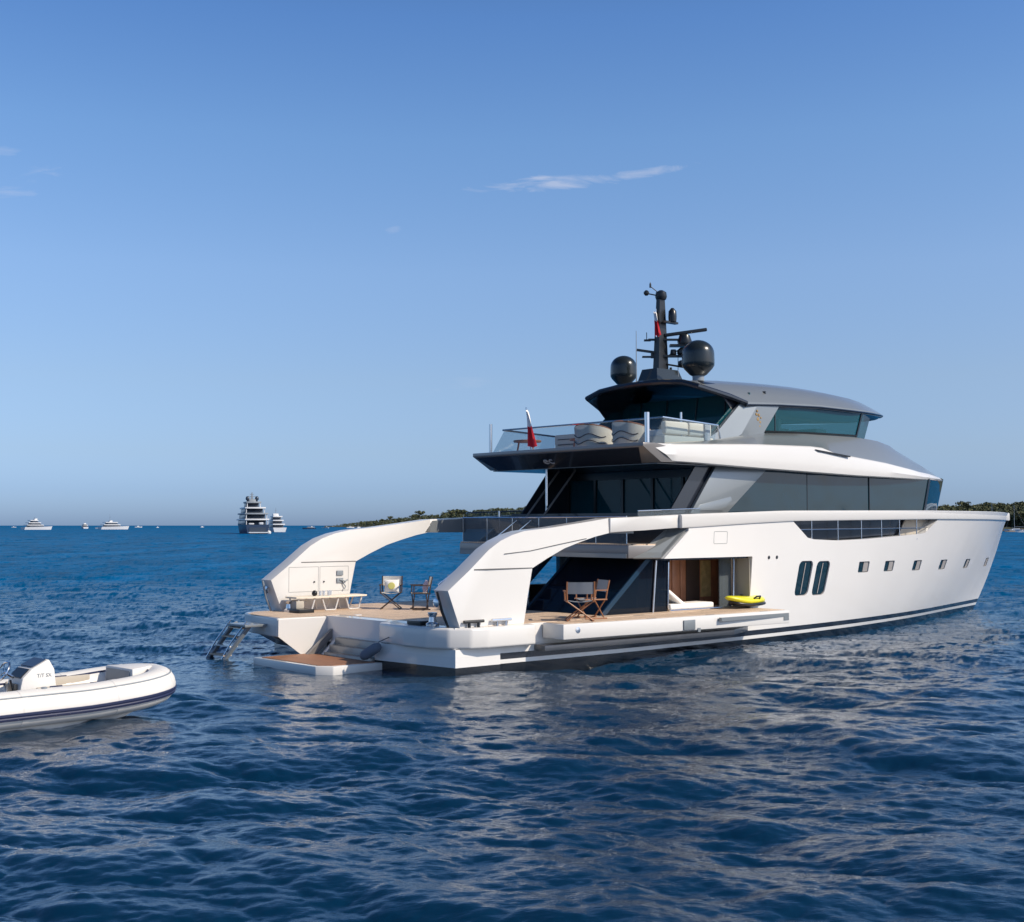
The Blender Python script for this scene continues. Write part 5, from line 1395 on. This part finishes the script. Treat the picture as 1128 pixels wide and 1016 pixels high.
def make_pine(kind, rg):
    t = empty('pine_tree')
    h = 10.0
    b = NB()
    lean = rg.uniform(-0.6, 0.6)
    add_tube(b, [(0, 0, -1), (lean * .4, 0.1, h * 0.4), (lean, 0.2, h * 0.72)], [0.28, 0.20, 0.12], 6)
    for k in range(5):
        a = k * 1.257 + rg.uniform(-.4, .4)
        z0 = h * rg.uniform(0.5, 0.7)
        add_tube(b, [(lean * z0 / h / .72, .2, z0), (lean + 2.3 * math.cos(a), 2.3 * math.sin(a), h * rg.uniform(.74, .86))], [0.10, 0.04], 5)
    obj('trunk', b, BARK, t)
    b = NB()
    if kind == 0:      # umbrella crown
        for k in range(11):
            a = rg.uniform(0, 6.28); r = rg.uniform(0, 3.0)
            leaf_cloud(b, (lean + r * math.cos(a), r * math.sin(a), h * rg.uniform(.76, .92)), rg.uniform(1.1, 1.8), rg.uniform(.5, .95), 34, 0.42, rg)
    elif kind == 1:    # broad round crown
        for k in range(15):
            a = rg.uniform(0, 6.28); r = rg.uniform(0, 2.7)
            leaf_cloud(b, (lean + r * math.cos(a), r * math.sin(a), h * rg.uniform(.42, .92)), rg.uniform(1.0, 1.7), rg.uniform(.8, 1.3), 30, 0.45, rg)
    else:              # bushy low crown
        for k in range(14):
            a = rg.uniform(0, 6.28); r = rg.uniform(0, 3.2)
            leaf_cloud(b, (r * math.cos(a), r * math.sin(a), h * rg.uniform(.18, .7)), rg.uniform(1.1, 1.8), rg.uniform(.8, 1.3), 30, 0.48, rg)
    me = bpy.data.meshes.new('crown'); b.to_mesh(me); b.free()
    for m in LEAF: me.materials.append(m)
    link_mesh('crown', me, None, t, 0)
    return t
PLABEL = {0: 'flat topped umbrella pine breaking the skyline of the far wooded shore', 1: 'round crowned dark green pine in the wood along the far shore', 2: 'low bushy tree growing at the edge of the far shore wood'}
PGROUP = {0: 'umbrella pines on the far shore', 1: 'round pines on the far shore', 2: 'bushy trees on the far shore'}
protos = [make_pine(k, random.Random(20 + k)) for k in range(3)]
used = [False] * 3
def plant(u, back, kind, sc):
    d = shore_d(u) + back * shore_d(u) / 800.0
    p = at_px(u, d); p.z = land_h(u) * float(np.interp(back, [0, 30, 90, 220], [0.1, 0.55, 1.0, 1.1])) - 0.3
    o = protos[kind] if not used[kind] else copy_tree(protos[kind])
    used[kind] = True
    o.location = p; o.rotation_euler = (0, 0, rng.uniform(0, 6.28)); o.scale = (sc * rng.uniform(.9, 1.15), sc * rng.uniform(.9, 1.15), sc * rng.uniform(.9, 1.1))
    tag(o, PLABEL[kind], 'tree', PGROUP[kind])
# right hand shore
for i in range(26): plant(1036 + i * 5.2 + rng.uniform(-2, 2), rng.uniform(12, 30), 2, rng.uniform(.75, 1.0))
for i in range(30): plant(1034 + i * 4.6 + rng.uniform(-2, 2), rng.uniform(40, 90), 1, rng.uniform(.85, 1.08))
for u, sc in ((1061, 1.22), (1044, .95), (1088, 1.08), (1104, 1.05), (1124, 1.1)): plant(u, 80, 0, sc)
# long low shore behind the stern arms
for i in range(70):
    u = 392 + 230 * (i / 70) + rng.uniform(-3, 3)
    f = (u - 392) / 230
    plant(u, rng.uniform(20, 90), 1 if rng.random() < 0.55 else 2, (0.92 + 0.28 * f) * rng.uniform(.85, 1.1))
for u, sc in ((458, 1.2), (463, 1.3), (455, 1.05), (498, 1.2), (505, 1.28), (511, 1.15), (532, 1.1), (547, 1.2), (553, 1.15), (583, 1.15), (421, .9), (430, 1.0), (590, 1.2)): plant(u, 50, 0, sc * 1.42)
for k in range(3):
    if not used[k]: pass
# mass of scrub and trees that fills the shore behind the single pines
b = NB(); rg = random.Random(9)
for i in range(4200):
    q_ = rg.random(); u = 378 + 250 * q_ / 0.45 if q_ < 0.45 else (1025 + 115 * (q_ - 0.45) / 0.30 if q_ < 0.75 else 366 + (1400 - 366) * rg.random())
    d0 = shore_d(u); back = rg.uniform(15, 130)
    d = d0 + back * d0 / 800.0
    p = at_px(u, d)
    hs = float(np.interp(u, [366, 400, 480, 620, 1030, 1300], [0.2, 0.5, 0.9, 1.0, 1.0, 1.05]))
    z = land_h(u) * float(np.interp(back, [0, 30, 90, 220], [0.1, 0.55, 1.0, 1.1]))
    leaf_cloud(b, (p.x, p.y, z + rg.uniform(1.0, 14.5 if u < 700 else 8.5) * hs), rg.uniform(1.6, 3.2), rg.uniform(1.0, 2.0) * hs + 0.4, 13, 0.9, rg)
me = bpy.data.meshes.new('far_wood'); b.to_mesh(me); b.free()
for m in LEAF: me.materials.append(m)
fwood = link_mesh('far_wood', me, None, None, 0); tag(fwood, 'dense green scrub and wood covering the low far shore', 'wood', kind='stuff')

# ------------------------------------------------------------------ other boats at anchor
def loft_hull(b, L, B_, H, zb=-0.5, flare=1.12):
    rings = []
    for k in range(15):
        f = k / 14; x = -L / 2 + L * f
        w = B_ / 2 * (0.9 + 0.1 * min(1, f * 4)) * (1 - max(0, (f - 0.5) / 0.5) ** 2.3)
        w = max(w, 0.02); sh = H * (1 + 0.28 * f * f)
        xr = x + (L * 0.05 * max(0, f - 0.6) / 0.4)
        rings.append([(x, -w * 0.86, zb), (xr, -w * flare, sh), (xr, w * flare, sh), (x, w * 0.86, zb)])
    add_loft(b, rings)
def add_house(b, x0, x1, w, z0, z1, rake0=0.2, rake1=0.8):
    add_prism(b, [(x0, z0), (x1, z0), (x1 - rake1, z1), (x0 + rake0, z1)], -w / 2, w / 2, bevel=0.05)
def cruiser(u, d, L, yaw, label, hullm=FAR_WHITE, tiers=2, mast_h=2.0, flydark=True):
    p = at_px(u, d)
    t = empty('motor_boat', p, yaw); tag(t, label, 'boat')
    H = L * 0.085; B_ = L * 0.26
    b = NB(); loft_hull(b, L, B_, H); obj('hull', b, hullm, t, 40)
    z = H; x0, x1 = -L * 0.36, L * 0.22
    for k in range(tiers):
        b = NB(); add_house(b, x0 + L * .03, x1 - L * 0.02, B_ * (.80 - .1 * k), z + 0.002, z + L * 0.052, 0.3, L * .06); obj('window_band', b, FAR_DARK, t)
        b = NB(); add_house(b, x0 - L * 0.05, x1 - L * 0.03, B_ * (.90 - .1 * k), z + L * 0.053, z + L * 0.075, 0.05, L * .03); obj('deck_tier', b, FAR_WHITE, t)
        z += L * 0.075; x0 += L * .06; x1 -= L * .09
    b = NB(); add_house(b, x0 + L * .05, x0 + L * .16, B_ * .4, z + .002, z + L * .05, L * .04, 0); obj('radar_arch', b, FAR_WHITE, t)
    b = NB(); add_tube(b, [(x0 + L * .1, 0, z + L * .04), (x0 + L * .09, 0, z + L * .05 + mast_h)], [0.12, 0.05], 5); add_box(b, (x0 + L * .1, 0, z + L * .05 + mast_h * .5), (0.2, 1.4, 0.12)); obj('mast', b, FAR_GREY, t)
    b = NB(); add_box(b, (-L * .49, 0, H * .45), (0.25, B_ * .6, H * .5)); obj('transom_door', b, FAR_GREY, t)
    return t
cruiser(41.5, 980, 24, R(52), 'white motor yacht, the leftmost clear boat on the horizon', mast_h=1.6, tiers=3)
cruiser(93.5, 1300, 20, R(118), 'small dark windowed motor yacht between two larger white ones on the horizon', tiers=2, mast_h=1.5)
cruiser(126, 1050, 26, R(48), 'white motor yacht with a tall grey mast, left of the dark superyacht', mast_h=5.5)
cruiser(113, 1250, 12, R(200), 'little white boat just left of the tall masted motor yacht', tiers=1, mast_h=2.5)
cruiser(341, 1150, 12, R(205), 'dark hulled sport boat on the horizon, right of the dark superyacht', hullm=FAR_BLUE, tiers=1, mast_h=1.0)
cruiser(358.5, 1500, 9, R(160), 'small white cruiser left of the wooded shore, beside the dark sport boat', tiers=1, mast_h=2.0)
for u, d, L, lab in ((16, 2000, 7, 'tiny white speck of a boat at the left edge of the horizon'), (153, 2000, 11, 'tiny low white boat just right of the tall masted motor yacht'), (174, 1900, 6, 'tiny white boat, rightmost speck before the empty horizon'), (223, 2200, 8, 'tiny pale boat left of the dark superyacht')):
    t = empty('small_boat', at_px(u, d), R(rng.uniform(0, 60))); tag(t, lab, 'boat')
    b = NB(); loft_hull(b, L, L * .3, L * 0.11); obj('hull', b, FAR_WHITE, t, 40)
    b = NB(); add_house(b, -L * .2, L * .15, L * .2, L * .11, L * .24); obj('cabin', b, FAR_WHITE, t)
def sailboat(u, d, mh, label, yaw):
    t = empty('sailing_boat', at_px(u, d), yaw); tag(t, label, 'sailboat')
    b = NB(); loft_hull(b, 11, 3.2, 1.1, flare=1.05); obj('hull', b, FAR_WHITE, t, 40)
    b = NB(); add_house(b, -2, 2.2, 1.8, 1.2, 1.75, .2, .8); obj('cabin', b, FAR_WHITE, t)
    b = NB(); add_tube(b, [(0.8, 0, 1.3), (0.8, 0, mh)], [0.16, 0.10], 6); add_tube(b, [(0.8, 0, 2.6), (-3.8, 0, 2.6)], 0.12, 6); obj('mast', b, FAR_GREY, t)
    b = NB(); add_tube(b, [(5.2, 0, 1.5), (0.8, 0, mh - .3), (-5, 0, 1.3)], 0.03, 4); obj('rigging', b, FAR_GREY, t)
sailboat(1091, 690, 15.5, 'sailing boat with a bare mast standing against the trees right behind the bow', R(20))
sailboat(1118.5, 660, 14.0, 'sailing boat with a bare mast at the right edge, clear of the bow', R(160))
sailboat(395, 1500, 11, 'distant sailing boat with a thin mast in front of the low end of the shore', R(70))
sailboat(386, 1650, 9, 'distant sailing boat at the tip of the shore, left of the other mast', R(30))
t = cruiser(1112, 640, 6.5, R(200), 'small reddish brown motor boat under the trees beside the bow', hullm=ROCKM, tiers=1, mast_h=1.0)
t = cruiser(1123, 610, 5.0, R(190), 'small white motor boat on the water at the right edge of the photo', tiers=1, mast_h=0.6)

# dark superyacht seen from astern, with a white yacht behind it
SU = at_px(277, 520)
su = empty('superyacht', SU, R(108)); tag(su, 'dark blue hulled superyacht with stacked decks and tall mast, seen from astern on the horizon', 'yacht')
b = NB(); loft_hull(b, 46, 9.6, 3.6, -0.6, 1.06); obj('hull', b, FAR_BLUE, su, 40)
b = NB(); add_box(b, (-23.05, 0, 1.5), (0.3, 6.5, 2.0)); obj('garage_door', b, FAR_DARK, su)
b = NB(); add_prism(b, [(-24.5, -3.5), (-23.2, -4), (-23.2, 4), (-24.5, 3.5)], 0.3, 0.7, axis='z'); obj('swim_platform', b, FAR_WHITE, su)
z = 3.65
for k, (x0, x1, w) in enumerate(((-20, 14, 9.5), (-18, 11, 9.2), (-14, 8, 8.2), (-8, 5, 6.0))):
    b = NB(); add_house(b, x0 + 3.5, x1 - .6, w * .86, z, z + 1.75, .3, 1.5); obj('window_band', b, FAR_DARK, su)
    b = NB(); add_house(b, x0 - 1.5, x1 - 1.2, w, z + 1.752, z + 2.35, .1, 1.0); obj('deck_tier', b, FAR_GREY if k % 2 else FAR_WHITE, su)
    for s in (-1, 1):
        b = NB(); add_tube(b, [(x0 - 1, s * w * .44, z), (x0 - 1, s * w * .44, z + 1.75)], 0.18, 6); obj('deck_pillar', b, FAR_WHITE, su)
    z += 2.355
b = NB(); add_house(b, -4.5, 1.0, 2.6, z, z + 1.1, .8, 1.2); add_loft(b, [[(-2.4, -.5, z + 1), (-1.2, -.5, z + 1), (-1.2, .5, z + 1), (-2.4, .5, z + 1)], [(-2.1, -.12, z + 4.0), (-1.7, -.12, z + 4.0), (-1.7, .12, z + 4.0), (-2.1, .12, z + 4.0)]]); add_box(b, (-1.9, 0, z + 2.2), (.3, 3.0, .2)); add_box(b, (-1.9, 0, z + 3.1), (.3, 1.7, .2)); obj('mast', b, FAR_GREY, su)
for s in (-1, 1):
    b = NB(); add_lathe(b, (-3, s * 1.9, z + .2), [(0.3, -0.2), (0.35, .3), (.75, .7), (.8, 1.3), (.55, 1.9), (.1, 2.1)], 12); obj('radar_dome', b, FAR_DARK, su, 50)
b = NB(); add_box(b, (-21.2, -1.5, 4.1), (3.5, 1.6, 0.9), bevel=.2); add_box(b, (-20.5, 2.2, 3.95), (2.2, 2.0, 0.6), bevel=.15); obj('deck_furniture', b, FAR_WHITE, su)
wy = cruiser(303, 640, 26, R(112), 'white three tiered motor yacht half hidden behind the dark superyacht', tiers=3, mast_h=3.0)
for i, (u, sc) in enumerate(((290.5, 1), (296.5, 1))):
    t = empty('mooring_buoy', at_px(u, 505), 0); tag(t, ('white mooring buoy under the stern of the dark superyacht, the left one of two', 'white mooring buoy under the stern of the dark superyacht, the right one of two')[i], 'buoy')
    b = NB(); add_lathe(b, (0, 0, 0), [(0.3, -0.6), (0.9, -0.1), (0.95, 0.7), (0.5, 1.2), (0.15, 1.3)], 12); obj('float', b, FAR_WHITE, t, 50)
    b = NB(); add_tube(b, [(0, 0, 1.25), (0, 0, 2.4)], 0.12, 6); obj('buoy_post', b, FAR_GREY, t)

split_loose({'rail_post', 'side_vent', 'grab_handle', 'latch', 'raked_frame', 'awning_strut', 'deck_post', 'stair_handrail', 'whip_aerial', 'walkway_panel',
             'side_pad', 'fuel_vent', 'roof_wing', 'roof_cheek', 'roof_rim', 'helm_furniture', 'shore_power_socket', 'locker_lid', 'window_mullion', 'hinge_plate', 'deck_furniture', 'glass_joint', 'aft_door_frame'})
